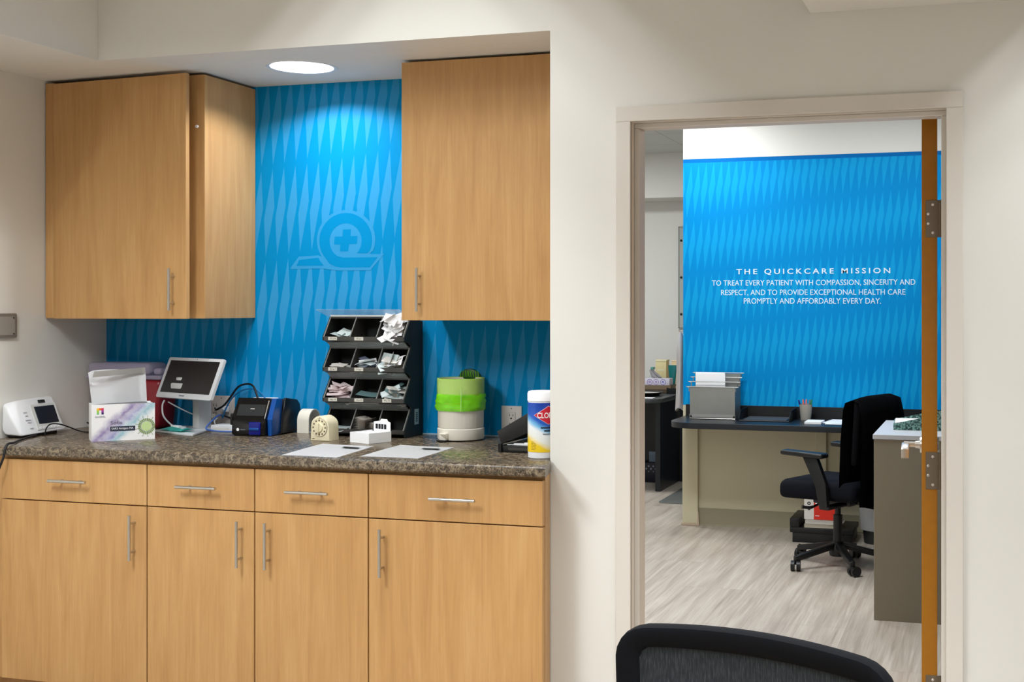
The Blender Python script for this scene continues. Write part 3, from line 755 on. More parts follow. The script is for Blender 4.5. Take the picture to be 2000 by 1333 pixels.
BMAT = t.matrix_basis.copy()
def on_tab(x, y, z): return tuple((Matrix.Translation((-3.08, 4.19, 1.092)) @ Euler((0, 0, -.335)).to_matrix().to_4x4()) @ Vector((x, y, z)))
bm = B(); nx = 10; top = []
for j in range(5):
    for i in range(nx + 1):
        x = -.125 + .155 * i / nx; y = -.030 + .062 * j / 4 - .004 * i / nx
        top.append(bm.verts.new(on_tab(x + .012 * (j / 4), y, -.1275 + .014 * abs(math.sin(i * .45 + .4)) * (1 - abs(j - 2) / 3))))
for j in range(4):
    for i in range(nx): bm.faces.new((top[j * (nx + 1) + i], top[j * (nx + 1) + i + 1], top[(j + 1) * (nx + 1) + i + 1], top[(j + 1) * (nx + 1) + i]))
bmesh.ops.solidify(bm, geom=bm.faces[:], thickness=-.0015)
tag(obj('face_mask', bm, TEAL, None, 60), 'crumpled teal sheet lying on the silver tablet stand base', 'mask')
t2 = thing('usb_adapter', 'white adapter with plug lying behind the teal sheet on the stand base', 'adapter', on_tab(0, 0, -.127))
bm = B(); bx(bm, -.045, .005, -.009, .009, 0, .016, .003); put(bm, (-.055, .048, 0), 0, 0, -18); obj('adapter_body', bm, WHITEP, t2)
bm = B(); bx(bm, .009, .036, -.007, .007, .001, .013, .002); put(bm, (-.055, .048, 0), 0, 0, -18); obj('plug', bm, mat('plug_grey', rgb(206, 206, 208), .4), t2)
cable('usb_cable', 'white cable hanging from the tablet down to the adapter', [on_tab(-.145, .012, -.012), on_tab(-.148, .004, -.035), on_tab(-.13, -.002, -.075), on_tab(-.125, .03, -.112), on_tab(-.112, .05, -.1205), on_tab(-.1, .061, -.119)], .0034, CWHITE)
cable('usb_cable', 'pale cable sagging from under the tablet to the back of its column', [on_tab(-.13, .018, -.018), on_tab(-.115, .05, -.04), on_tab(-.10, .10, -.068), on_tab(-.091, .15, -.09), on_tab(-.08, .168, -.098)], .0026, CWHITE)

# network box, plug and cables between the tablet and the analyzer
t = thing('network_box', 'small flat white box on the counter behind the cables', 'box', (-2.985, 4.33, ZT))
boxobj('shell', WHITEP, t, -.045, .055, -.035, .04, 0, .026, .003)
bm = B(); bx(bm, -.03, .04, -.0356, -.0348, .008, .016); obj('label_strip', bm, PAPERG, t)
t = thing('network_box', 'white box standing behind the blue and black analyzer', 'box', (-2.865, 4.41, ZT))
boxobj('shell', WHITEP, t, -.045, .06, 0.0, .026, 0, .132, .003)
bm = B(); bx(bm, -.03, .045, -.0006, .0002, .10, .12); obj('label_strip', bm, PAPERG, t)
cable('network_cable', 'black cable arching from the left outlet up over to the analyzer', [(-3.10, 4.428, 1.03), (-3.07, 4.40, 1.035), (-3.03, 4.39, 1.055), (-3.0, 4.39, 1.09), (-2.965, 4.39, 1.13), (-2.92, 4.385, 1.143), (-2.885, 4.375, 1.135), (-2.86, 4.36, 1.105), (-2.848, 4.35, 1.085), (-2.845, 4.345, 1.07)], .0042, CDARK)
cable('network_cable', 'blue cable arching in front of the blue wall to the analyzer', [(-3.04, 4.39, 1.0), (-3.02, 4.385, 1.04), (-2.99, 4.385, 1.085), (-2.94, 4.385, 1.118), (-2.885, 4.38, 1.122), (-2.84, 4.375, 1.10), (-2.815, 4.36, 1.07)], .0032, mat('teal_blue_cable', rgb(20, 110, 170), .5))
cable('network_cable', 'blue cable sagging from the left outlet to the analyzer side', [(-3.062, 4.425, 1.005), (-3.052, 4.38, 1.012), (-3.046, 4.33, .995), (-3.04, 4.28, .968), (-2.98, 4.25, .962), (-2.91, 4.24, .962), (-2.862, 4.25, .964)], .0036, CBLUE)
cable('network_cable', 'pale cable curling from the left outlet along the stand base', [(-3.085, 4.42, .995), (-3.082, 4.395, .985), (-3.064, 4.375, .968), (-3.055, 4.34, .960), (-3.050, 4.295, .960)], .0032, CWHITE)
cable('network_cable', 'black cable slanting down from the bundle to the analyzer back', [(-3.03, 4.392, 1.008), (-2.99, 4.37, 1.003), (-2.94, 4.36, .985), (-2.90, 4.345, .97), (-2.865, 4.33, .965)], .0042, CDARK)
for i, (lab, z) in enumerate((('white plug in the upper socket of the left outlet', 1.035), ('white plug in the lower socket of the left outlet', 1.002))):
    t = thing('plug', lab, 'plug', (-3.046 - i * .058, YB - .0098, z)); boxobj('plug_body', WHITEP if i == 0 else IVORY, t, -.013, .013, -.022, 0, -.012, .012, .004)
    bm = B(); cyl(bm, (0, -.022, 0), (0, -.030, -.002), .005, .0035, 12); obj('strain_relief', bm, WHITEP, t)

# analyzer
t = thing('analyzer', 'black and blue benchtop analyzer with a small touch screen', 'analyzer', (-2.769, 4.172, ZT), 3)
prof = [(-.002, .012), (.0, .006), (.012, .002), (.06, .002), (.06, .140), (.054, .1455), (.046, .146), (.010, .066), (.002, .058)]
def rounded_body(name, pts, x0, x1, m, bev, par=None):
    bm = B(); prism(bm, pts, 'x', x0, x1, bev); return obj(name, bm, m, par or t, 50)
rounded_body('front_shell', prof, -.078, .066, BLACKG, .008)
rounded_body('blue_collar', [(.020, .002), (.085, .002), (.105, .141), (.052, .145), (.028, .075), (.016, .065)], .0665, .086, BLUEP, .004)
rounded_body('blue_top', [(.0605, .012), (.115, .012), (.115, .134), (.0605, .140)], -.076, .066, BLUEP, .004)
rounded_body('rear_cover', [(.058, .004), (.232, .004), (.236, .06), (.228, .112), (.205, .131), (.110, .144), (.097, .09), (.088, .01)], .0864, .094, BLACKP, .003)
rounded_body('rear_housing', [(.1155, .004), (.23, .004), (.234, .06), (.226, .110), (.203, .128), (.1155, .140)], -.08, .0862, BLACKP, .01)
an = math.atan2(.036, .072)
AM = Matrix.Translation((0, .0095, .067)) @ Euler((-an, 0, 0)).to_matrix().to_4x4()
bm = B(); bx(bm, -.064, .054, -.0016, 0, .012, .074, .001, 1); xf(bm, AM); obj('screen', bm, SCREEN2, t)
bm = B(); bx(bm, -.01, .008, -.0021, -.0016, .04, .043); xf(bm, AM); obj('screen_text', bm, PAPERG, t)
bm = B(); bx(bm, .059, .063, -.0045, .001, .0, .078, .0015, 1); xf(bm, AM); obj('chrome_strip', bm, CHROME, t)
sl = boxobj('sample_drawer', BLUED, t, .0, .05, -.006, .002, .006, .056, .003)
bm = B(); bx(bm, .004, .046, -.012, -.006, .024, .034, .003, 2); obj('drawer_ledge', bm, BLUEP, sl)
bm = B(); cyl(bm, (-.048, -.0035, .026), (-.048, -.0022, .026), .0058, seg=20); obj('power_button', bm, WHITEB, t)
bm = mark_bm(.022, .004, 5); put(bm, (-.026, -.0022, .026)); obj('badge', bm, INKG, t)
bm = B(); bx(bm, -.07, .07, .01, .21, 0, .004); obj('foot', bm, BLACKP, t)
bm = B(); bx(bm, -.096, -.08, .02, .055, .04, .085, .004); obj('cable_plug', bm, BLACKP, t)

# arch and dial timer
t = thing('timer_housing', 'empty white plastic arch standing left of the cream dial timer', 'timer housing', (-2.628, 4.38, ZT), 0)
def arch_pts(w, h, n=16, z0=0): return [(w, z0)] + [(w * math.cos(R(180 * i / n)), h - w + w * math.sin(R(180 * i / n))) for i in range(n + 1)] + [(-w, z0)]
o_, i_ = arch_pts(.046, .094), arch_pts(.041, .0895)
bm = B(); ring = [(y, z) for y, z in o_] + [(y, z) for y, z in i_[::-1]]
tess_prism(bm, [[(y, z) for y, z in ring]], 'x', -.030, .022); obj('shell', bm, IVORY, t, 40)
bm = B(); bx(bm, -.03, .022, -.0405, .0405, 0, .004); obj('base_strip', bm, WHITEP, t)
t = thing('dial_timer', 'cream wind-up dial timer in front of the grey organizer', 'timer', (-2.423, 4.108, ZT), -6)
bm = B(); sh = [(.0425, 0), (.0405, .05)] + [(.0395 * math.cos(R(180 * i / 18)), .054 + .0395 * math.sin(R(180 * i / 18))) for i in range(19)] + [(-.0405, .05), (-.0425, 0)]
prism(bm, sh, 'y', 0, .062, .003); obj('case', bm, CREAM, t, 40)
bm = B(); cyl(bm, (0, -.002, .05), (0, .002, .05), .0345, seg=40); di = obj('dial', bm, mat('dial_ring', rgb(150, 142, 122), .5), t)
bm = B(); cyl(bm, (0, -.0035, .05), (0, -.0018, .05), .0332, seg=40); obj('dial_face', bm, CREAM, di)
for i in range(12):
    a = R(30 * i); bm = B(); cyl(bm, (.0272 * math.sin(a), -.0041, .05 + .0272 * math.cos(a)), (.0272 * math.sin(a), -.0034, .05 + .0272 * math.cos(a)), .0036, seg=10)
    obj('dial_number', bm, mat('brown_ink', rgb(110, 98, 74), .6), di)
bm = B(); cyl(bm, (0, -.009, .05), (0, -.003, .05), .0165, .018, 30); prism(bm, [(-.005, .034), (.005, .034), (.004, .067), (-.004, .067)], 'y', -.017, -.008, .001); kb = obj('knob', bm, CREAM, t)
bm = mark_bm(.012, .0025, 4); put(bm, (-.028, -.0006, .008)); obj('badge', bm, mat('brown_ink', rgb(110, 98, 74), .6), t)
bm = B(); prism(bm, [(-.0025, .088), (.0025, .088), (0, .0835)], 'y', -.001, .0005); obj('pointer_mark', bm, mat('brown_ink', rgb(110, 98, 74), .6), t)

# small white carton with a display flap
t = thing('small_carton', 'small open white carton with a raised printed flap beside the timer', 'box', (-2.193, 4.062, ZT), -22)
bm = B(); bx(bm, -.108, 0, 0, .002, 0, .038); bx(bm, -.108, -.106, .002, .106, 0, .038); bx(bm, -.002, 0, .002, .106, 0, .038); bx(bm, -.106, -.002, .002, .106, 0, .002); bx(bm, -.106, -.002, .104, .106, 0, .034); obj('tray', bm, WHITEB, t)
bm = B()
for i in range(7): bx(bm, -.104 + i * .0, -.004, .006 + i * .0135, .017 + i * .0135, .004, .033 + .003 * (i % 2), .002, 1)
bmesh.ops.transform(bm, matrix=Matrix.Identity(4), verts=bm.verts[:]); obj('packets', bm, PAPER, t)
bm = B(); fl = [(-.006, 0), (-.006, .07), (-.020, .074), (-.026, .082), (-.058, .082), (-.064, .074), (-.100, .070), (-.100, 0)]
prism(bm, fl, 'y', .1062, .108); obj('display_flap', bm, WHITEB, t)
for i in range(4):
    bm = B(); bx(bm, -.088 + i * .016, -.076 + i * .016, .1052, .1061, .044, .062); put(bm, (0, 0, 0)); obj('flap_mark', bm, INK, t)

# two sheets of paper
def sheet(name, label, pts, m, bar=None, cat='paper', lift=.0006, wave=.003):
    t = thing(name, label, cat, (0, 0, 0)); c = [Vector((x, y, 0)) for x, y in pts]; o = sum(c, Vector()) / 4; t.location = (o.x, o.y, ZT)
    bm = B(); n = 10; g = []
    for j in range(n + 1):
        for i in range(n + 1):
            a, b_ = i / n, j / n; p = c[0].lerp(c[3], a).lerp(c[1].lerp(c[2], a), b_) - o
            g.append(bm.verts.new((p.x, p.y, lift + wave * (.5 + .5 * math.sin(a * 4 + b_ * 3)) * .5)))
    for j in range(n):
        for i in range(n): bm.faces.new((g[j * (n + 1) + i], g[j * (n + 1) + i + 1], g[(j + 1) * (n + 1) + i + 1], g[(j + 1) * (n + 1) + i]))
    bmesh.ops.solidify(bm, geom=bm.faces[:], thickness=.0005); obj('page', bm, m, t, 60)
    if bar:
        e1 = (c[2] - c[1]).normalized(); e2 = (c[0] - c[1]).normalized(); bm = B()
        for k, (a0, a1, b0, b1) in enumerate(bar):
            q = [c[1] - o + e1 * a + e2 * b_ for a, b_ in ((a0, b0), (a1, b0), (a1, b1), (a0, b1))]
            f = bm.faces.new([bm.verts.new((p.x, p.y, lift + wave + .0009)) for p in q])
        bmesh.ops.solidify(bm, geom=bm.faces[:], thickness=.0003); obj('print_block', bm, INKG, t)
    return t
sheet('paper_sheet', 'left of the two white sheets lying at the counter edge', [(-2.310, 3.668), (-2.358, 4.02), (-2.135, 3.99), (-2.098, 3.662)], WHITEB, [(.13, .20, .075, .10)])
sheet('paper_sheet', 'right of the two white sheets lying at the counter edge', [(-2.037, 3.712), (-2.064, 4.06), (-1.842, 4.035), (-1.826, 3.715)], WHITEB, [(.13, .20, .075, .10)])

# bin organizer with 12 compartments
OX0, OX1, OYF, OYB = -2.508, -2.155, 4.272, 4.41
t = thing('bin_organizer', 'charcoal grey organizer of twelve tilted bins on the counter', 'organizer', (OX0, OYF, ZT))
WX = OX1 - OX0; lips = [.985, 1.105, 1.224, 1.343]
tg = OYB - OYF
side = [(tg, 0), (.008, 0), (0.004, .012)]
for z in lips:
    zz = z - ZT; side += [(0, zz - .016), (0, zz), (.054, zz + .074)]
    if z != lips[-1]: side += [(.054, zz + .084), (.016, zz + .102)]
side += [(.062, lips[-1] - ZT + .078), (tg, lips[-1] - ZT + .078)]
for nm, x0, x1 in (('side_panel', 0, .006), ('side_panel', WX - .006, WX)):
    bm = B(); tess_prism(bm, [[(y, z) for y, z in side]], 'x', x0, x1); obj(nm, bm, DGREY2, t, 30)
bm = B(); bx(bm, .006, WX - .006, tg - .005, tg, 0, lips[-1] - ZT + .078); obj('back_panel', bm, DGREY2, t)
bm = B(); tess_prism(bm, [[(y + (.0 if y > 0.1 else .001), z) for y, z in side]], 'x', WX + .0002, WX + .0003) ; bm.free()
bm = B(); prism(bm, [(tg - .002, .001), (tg + .018, .001), (tg + .018, lips[-1] - ZT + .06), (tg - .002, lips[-1] - ZT + .06)], 'x', WX - .03, WX); obj('rear_rail', bm, DGREY2, t)
cw = (WX - .012) / 3
BINS = {}
for ti, z in enumerate(lips):
    zz = z - ZT
    bm = B(); tess_prism(bm, [[(0.0, zz - .016), (0.0, zz), (.004, zz), (.006, zz - .010), (tg - .005, zz - .022), (tg - .005, zz - .027), (.014, zz - .022)]], 'x', .006, WX - .006); tr = obj('bin_tray', bm, DGREY, t, 30)
    bm = B(); tess_prism(bm, [[(.052, zz + .070), (.052, zz + .076), (tg - .005, zz + .080), (tg - .005, zz + .076)]], 'x', .006, WX - .006); obj('bin_top', bm, DGREY, t, 30)
    for k in (1, 2):
        bm = B(); x = .006 + cw * k; tess_prism(bm, [[(.002, zz - .008), (.053, zz + .071), (tg - .005, zz + .075), (tg - .005, zz - .021)]], 'x', x - .0018, x + .0018); obj('divider', bm, DGREY, t, 30)
    for k in (0, 1, 2, 3):
        bm = B(); x = min(max(.006 + cw * k, .003), WX - .003); tube(bm, [(x, -.0006, zz - .002), (x, .0532, zz + .0745)], .0022, 6, 1, False); obj('rim_strip', bm, mat('grey_rim', rgb(134, 134, 130), .35), t)
    for k in range(3): BINS[(3 - ti, k)] = (OX0 + .006 + cw * (k + .5), z)
    if ti < 3:                                              # clear flap folded over the top of each bin row
        bm = B(); tess_prism(bm, [[(.0535, zz + .076), (.012, zz + .102), (.0105, zz + .101), (.052, zz + .074)]], 'x', .008, WX - .008); fl = obj('clear_flap', bm, CLEAR, t)
        bm = B(); bx(bm, WX * .32, WX * .68, .008, .0125, zz + .0985, zz + .1015, .001, 1); obj('flap_grip', bm, mat('pale_grip', rgb(196, 198, 196), .2), fl)
    else:
        bm = B(); tess_prism(bm, [[(.06, zz + .079), (-.03, zz + .106), (-.03, zz + .1045), (.06, zz + .0775)]], 'x', -.012, WX - .004); fl = obj('clear_flap', bm, CLEAR, t)
        bm = B(); bx(bm, .004, WX - .004, .052, .058, zz + .076, zz + .083, .001, 1); obj('flap_hinge', bm, mat('pale_grip', rgb(196, 198, 196), .2), fl)
LAB = {(0, 0): '27 g ½', (0, 1): '25 g 1', (1, 0): '22 g 1', (1, 1): '23 g 1', (2, 0): '20 g 1½', (2, 1): '21 g 1½', (2, 2): '18 g 1½'}
for (r_, k), s_ in LAB.items():
    x, z = BINS[(r_, k)]; z -= ZT; lx = x - OX0 + (-.018 if k < 2 else -.012)
    lb = boxobj('bin_label', mat('label_paper', rgb(216, 212, 200), .6), t, lx - .019, lx + .019, -.0012, 0, z - .0145, z - .0015)
    bm = text_bm(s_, .026, .0062); put(bm, (lx + .002, -.0013, z - .008)); obj('label_text', bm, INK, lb)
bm = B(); bx(bm, WX, WX + .0008, .085, .120, .045, .105); lb = obj('barcode_label', bm, mat('label_green_white', rgb(160, 176, 170), .5), t)
for i in range(5):
    bm = B(); bx(bm, WX + .0008, WX + .0011, .095, .110, .056 + i * .008, .060 + i * .008); obj('barcode_bar', bm, DGREY2, lb)

# packets in the bins: every packet is a thing of its own
def packet_mesh(name, w_, h_, d_, m, bend):
    w_, h_ = w_ * 1.12, h_ * 1.3
    bm = B(); n = 6; g = []
    for s_ in (0, 1):
        for j in range(3):
            for i in range(n + 1):
                a = i / n - .5; e = (1 - (2 * a) ** 4) * (1 if j == 1 else .25)
                g.append(bm.verts.new((a * w_, (j - 1) * h_ / 2, (1 if s_ else -1) * d_ / 2 * (.2 + e) + bend * (a * 2) ** 2)))
    def id_(s_, j, i): return s_ * 3 * (n + 1) + j * (n + 1) + i
    for s_ in (0, 1):
        for j in range(2):
            for i in range(n): bm.faces.new([g[id_(s_, j, i)], g[id_(s_, j, i + 1)], g[id_(s_, j + 1, i + 1)], g[id_(s_, j + 1, i)]])
    for i in range(n):
        for j in (0, 2): bm.faces.new([g[id_(0, j, i)], g[id_(0, j, i + 1)], g[id_(1, j, i + 1)], g[id_(1, j, i)]])
    for j in range(2):
        for i in (0, n): bm.faces.new([g[id_(0, j, i)], g[id_(0, j + 1, i)], g[id_(1, j + 1, i)], g[id_(1, j, i)]])
    bmesh.ops.recalc_face_normals(bm, faces=bm.faces[:]); me = bpy.data.meshes.new(name); bm.to_mesh(me); bm.free(); me.materials.append(m)
    for p in me.polygons: p.use_smooth = True
    me.set_sharp_from_angle(angle=R(50)); return me
def fill_bin(key, count, kinds, label, group, name, rise, spill=0, seed=1, tilt=25, yaw=180, xs=1.0, face=14):
    rnd = random.Random(seed); x, z = BINS[key]; protos = [packet_mesh(name, *k) for k in kinds]
    for i in range(count):
        f = i / max(1, count - 1); me = protos[i % len(protos)]
        o = bpy.data.objects.new(name, me); COL.objects.link(o)
        o.location = (min(max(x + rnd.uniform(-.5, .5) * (cw - .075) * xs, OX0 + .044), OX1 - .050), OYF + .060 - .05 * spill * rnd.random() + rnd.uniform(-.02, .02), z - .012 + rise * f + rnd.uniform(0, .004))
        o.rotation_euler = (R(rnd.uniform(-tilt, tilt) + face), R(rnd.uniform(-tilt, tilt)), R(rnd.uniform(-yaw, yaw) if k < 2 else rnd.uniform(-min(yaw, 60), min(yaw, 60))))
        tag(o, label, 'packet', group)
fill_bin((0, 0), 5, [(.05, .036, .003, CLEARP, .003), (.06, .03, .003, CLEARP, -.002)], 'clear film packet in the top left bin of the grey organizer', 'packets in the top left bin', 'film_packet', .022, .3, 3, 22, 60, 1.0, 30)
fill_bin((0, 2), 30, [(.056, .028, .004, WHITEB, .004), (.05, .022, .004, WHITEB, -.004), (.06, .034, .004, PAPER, .002)], 'white paper packet heaped in the overflowing top right bin', 'packets in the top right bin', 'paper_packet', .084, 1.1, 5, 30, 180, 1.15, 52)
fill_bin((1, 0), 6, [(.058, .02, .004, PAPERG, .002), (.05, .018, .004, PAPERG, -.002)], 'grey paper packet in the left bin of the second row', 'packets in the second row left bin', 'paper_packet', .018, .4, 8, 16, 40)
fill_bin((1, 1), 14, [(.07, .024, .004, BLUEGP, .003), (.07, .022, .004, CLEARP, -.003), (.06, .02, .004, PAPER, .002)], 'pale and bluish packet in the middle bin of the second row', 'packets in the second row middle bin', 'syringe_packet', .034, .6, 11, 18, 40, 1.15, 26)
fill_bin((1, 2), 14, [(.085, .034, .004, CLEARP, .004), (.075, .026, .004, PAPER, -.004), (.06, .03, .004, PAPERG, .003)], 'pale packet tumbling over the front of the right bin, second row', 'packets in the second row right bin', 'syringe_packet', .046, .9, 14, 26, 70, 1.1, 42)
fill_bin((2, 0), 20, [(.075, .018, .004, PINKP, .003), (.07, .016, .004, PINKP, -.003)], 'thin pinkish packet piled in the left bin of the third row', 'packets in the third row left bin', 'needle_packet', .056, .5, 19, 24, 50, 1.0, 32)
fill_bin((2, 1), 5, [(.08, .04, .003, TEALP, .002), (.075, .034, .003, TEALP, -.002)], 'teal film packet lying flat in the middle bin, third row', 'packets in the third row middle bin', 'film_packet', .024, .3, 23, 14, 30)
fill_bin((2, 2), 18, [(.072, .018, .004, CLEARP, .002), (.065, .016, .004, PAPERG, -.002), (.07, .017, .004, TEALP, .002)], 'thin clear packet standing crosswise in the right bin, third row', 'packets in the third row right bin', 'needle_packet', .05, .5, 29, 40, 80, 1.0, 40)
fill_bin((3, 0), 4, [(.07, .03, .003, CLEARP, .002)], 'grey film packet lying low in the bottom left bin', 'packets in the bottom left bin', 'film_packet', .008, .4, 31, 8, 40)
def gauze(label, x0, x1, y0, y1, z0, n, bow):
    for i in range(n):
        bm = B(); q = 12; g = []
        for j in range(2):
            for k in range(q + 1):
                a = k / q; g.append(bm.verts.new((x0 + (x1 - x0) * a, (y0, y1)[j], z0 + i * .0055 + bow * (1 + .12 * i) * (.4 + .6 * math.sin(a * 5.2 + .9)))))
        for k in range(q): bm.faces.new((g[k], g[k + 1], g[q + 2 + k], g[q + 1 + k]))
        bmesh.ops.solidify(bm, geom=bm.faces[:], thickness=-.0042)
        tag(obj('gauze_pad', bm, mat('gauze_cloth', rgb(238, 230, 222), .9), None, 60), label, 'gauze', 'folded gauze pads in the bottom middle bin')
gx, gz = BINS[(3, 1)]
gauze('beige folded gauze pad stacked in the bottom middle bin', gx - .05, gx + .012, OYF + .012, OYF + .09, gz - .008, 9, .004)
gauze('beige folded gauze pad at the right of the bottom middle bin', gx + .016, gx + .05, OYF + .012, OYF + .09, gz - .008, 6, .002)

# pedal bin with green liner
t = thing('pedal_bin', 'white fluted pedal bin with a bright green liner over its rim', 'bin', (-1.934, 4.302, ZT))
bm = B(); lathe(bm, [(0, .004), (.086, .004), (.0885, .008), (.0885, .044), (.086, .047)], 48); obj('base_ring', bm, IVORY, t)
bm = B(); lathe(bm, [(.0845, .047), (.085, .05), (.0862, .226), (.088, .2262), (.088, .232), (.082, .232), (.081, .06), (0, .06)], 96, fn=lambda j, a: (.0014 * abs(math.sin(a * 18)) if j in (1, 2) else 0)); obj('body', bm, IVORY, t, 50)
bm = B(); lathe(bm, [(0, 0), (.080, 0), (.080, .004), (0, .004)], 40); obj('foot', bm, BLACKP, t)
rp = random.Random(4)
PH = [rp.uniform(0, 6.28) for _ in range(6)]
def wob(j, a): return .0009 * math.sin(5 * a + PH[j % 6]) + .0005 * math.sin(11 * a + PH[(j + 2) % 6] + j)
bm = B(); lathe(bm, [(.079, .14), (.0808, .20), (.083, .2345), (.090, .2345), (.0905, .205), (.0903, .165), (.092, .14)], 72, fn=lambda j, a: wob(j, a) * (.25 if j < 6 else 1)); obj('liner', bm, GREENL, t, 80)
bm = B(); lathe(bm, [(.0915, .176), (.0945, .166), (.0925, .158), (.0955, .148), (.093, .140), (.0955, .130), (.0945, .118), (.0925, .113)], 96, fn=lambda j, a: wob(j, a) * 1.6 + .0014 * math.sin(3 * a + j * .7) + .0007 * math.sin(23 * a + 2 * j)); obj('liner_fold', bm, GREEND, t, 80)
bm = B(); prism(bm, [(.047 * math.cos(R(i * 12)), .225 + .040 * math.sin(R(i * 12))) for i in range(16)], 'y', .078, .092, .003); lid = obj('lid', bm, GREENK, t, 50)
bm = B()
for i in range(9):
    x = -.036 + i * .009; tube(bm, [(x, .0772, .232), (x + .003 * math.sin(i), .0765, .246), (x * .9, .077, .258)], .0012, 5, 3)
obj('lid_gathers', bm, GREEND, lid)
bm = B(); bx(bm, -.017, .017, -.018, 0, .006, .032, .003, 2); pd = obj('pedal_housing', bm, IVORY, t)
pd.location = (-.026, -.0815, 0); pd.rotation_euler = (0, 0, R(-16))
bm = B(); bx(bm, -.022, .022, -.030, -.016, .0005, .007, .002, 1); obj('pedal', bm, BLACKP, pd)
bm = B(); prism(bm, [(-.014, .028), (.016, .028), (.016, .012)], 'y', -.0195, -.0182); obj('pedal_recess_shade', bm, mat('recess_shadow_plastic', rgb(176, 168, 150), .5), pd)  # flat darker triangle paints the shade of the recess
bm = B(); tube(bm, [(.042, -.0925, .20), (.043, -.095, .16), (.0425, -.0965, .115)], .0013, 6, 4); obj('drawstring', bm, mat('pale_green_string', rgb(190, 232, 140), .4), t)

# black form holder with papers
t = thing('form_holder', 'black clipboard box with its lid propped open over papers', 'clipboard box', (-1.634, 3.965, ZT), -3)
boxobj('base_box', BLACKP, t, 0, .222, 0, .26, 0, .024, .003)
bm = B(); prism(bm, rrect(.03, .2, .008, .017, .003), 'y', -.0012, .001); obj('latch', bm, DGREY, t)
bm = B(); prism(bm, [(0, 0), (.0, .046), (.215, .072), (.225, .0)], 'y', 0, .26, .002); put(bm, (.003, 0.002, .028), 0, -23, 0); obj('lid', bm, mat('black_lid', rgb(30, 30, 30), .45), t)
for i, (x, y, rz) in enumerate(((.02, .004, 1), (.045, .006, -2), (.085, .003, 2))):
    tp = thing('paper_sheet', ['white sheet lowest inside the black clipboard box', 'white sheet in the middle inside the black clipboard box', 'white sheet on top inside the black clipboard box'][i], 'paper', (-1.634 + x, 3.972 + y, ZT + .0245 + i * .003), -3 + rz)
    boxobj('page', WHITEB, tp, 0, .18 - x * .5, 0, .2, 0, .0022 + .0006 * i)
bm = B(); bx(bm, .0, .012, -.006, .006, 0, .03); put(bm, (-.006, 0.0, 0.0)); obj('hinge', bm, BLACKP, t)

# wipes canister
t = thing('wipes_canister', 'white wipes canister with blue and yellow label half behind the wall corner', 'canister', (-1.4415, 3.862, ZT))
bm = B(); lathe(bm, [(0, 0), (.044, 0), (.047, .003), (.0475, .02), (.0475, .188), (.046, .19), (0, .19)], 48); obj('body', bm, WHITEP, t)
bm = B(); lathe(bm, [(.0478, .022), (.0482, .0225), (.0482, .1855), (.0478, .186)], 64); obj('label_wrap', bm, WIPELAB, t)
bm = B(); lathe(bm, [(.0465, .1905), (.0487, .191), (.0487, .216), (.046, .222), (.040, .2235), (0, .2235)], 48); obj('lid', bm, WHITEB, t)
def wrap(bm, r):          # bend flat lettering (local x, z) round the canister, centred on the angle facing the lens
    a0 = math.atan2(-3.862, 1.4415)
    for v in bm.verts:
        a = a0 + v.co.x / r; rr = r - v.co.y; v.co.x, v.co.y = rr * math.cos(a), rr * math.sin(a)
    return bm
def grid_poly(pts, d):
    bm = B(); tess_prism(bm, [pts], 'y', -d, 0); bmesh.ops.triangulate(bm, faces=bm.faces[:]); bmesh.ops.subdivide_edges(bm, edges=bm.edges[:], cuts=9, use_grid_fill=True); return bm
bm = grid_poly([(-.0285, .145), (.022, .1765), (.0725, .145), (.022, .1135)], .0008); wrap(bm, .0483); obj('brand_diamond_edge', bm, mat('pale_edge', rgb(236, 200, 210), .4), t)
bm = grid_poly([(-.0255, .145), (.022, .1745), (.0695, .145), (.022, .1155)], .0016); wrap(bm, .0483); obj('brand_diamond', bm, mat('brand_red', rgb(204, 28, 50), .4), t)
bm = text_bm('CLOROX', .078, .019, .0006, .014); bmesh.ops.subdivide_edges(bm, edges=[e for e in bm.edges if e.calc_length() > .004], cuts=2); put(bm, (.0235, -.0017, .145)); wrap(bm, .0483); obj('brand_text', bm, WHITEB, t)
for i, (s_, w_, h_, z_, m_) in enumerate((('', .044, .005, .104, INK), ('', .022, .005, .0935, INK), ('', .03, .0035, .0825, INKG))):
    bm = mark_bm(w_, h_, 9, .0004); put(bm, (.018, -.0003, z_)); wrap(bm, .0483); obj('label_text', bm, m_, t)
for i in range(6):
    bm = B(); bx(bm, -.040, -.040 + (.012, .018, .02, .018, .02, .015)[i], -.0005, 0, .055 - i * .0048, .0564 - i * .0048); bmesh.ops.subdivide_edges(bm, edges=bm.edges[:], cuts=2); wrap(bm, .0483); obj('fine_print', bm, mat('ochre_ink', rgb(150, 120, 20), .6), t)

# ------------------------------------------------------------------ far room
t = thing('wall_lettering', 'white capital lettering of the mission statement on the far blue wall', 'lettering', (-1.117, YF - .0003, 1.6))
for s_, w_, h_, z_, b_, sp in (('THE QUICKCARE MISSION', 1.0, .0415, 1.687, .012, 1.45), ('TO TREAT EVERY PATIENT WITH COMPASSION, SINCERITY AND', 1.322, .0415, 1.613, 0, 1.0),
                               ('RESPECT, AND TO PROVIDE EXCEPTIONAL HEALTH CARE', 1.198, .0415, 1.550, 0, 1.0), ('PROMPTLY AND AFFORDABLY EVERY DAY.', .892, .037, 1.496, 0, 1.0)):
    bm = text_bm(s_, w_, h_, .0012, b_, sp); put(bm, (0 if b_ else -.004, 0, z_ - 1.6)); obj('text_line', bm, LETW, t, 0)

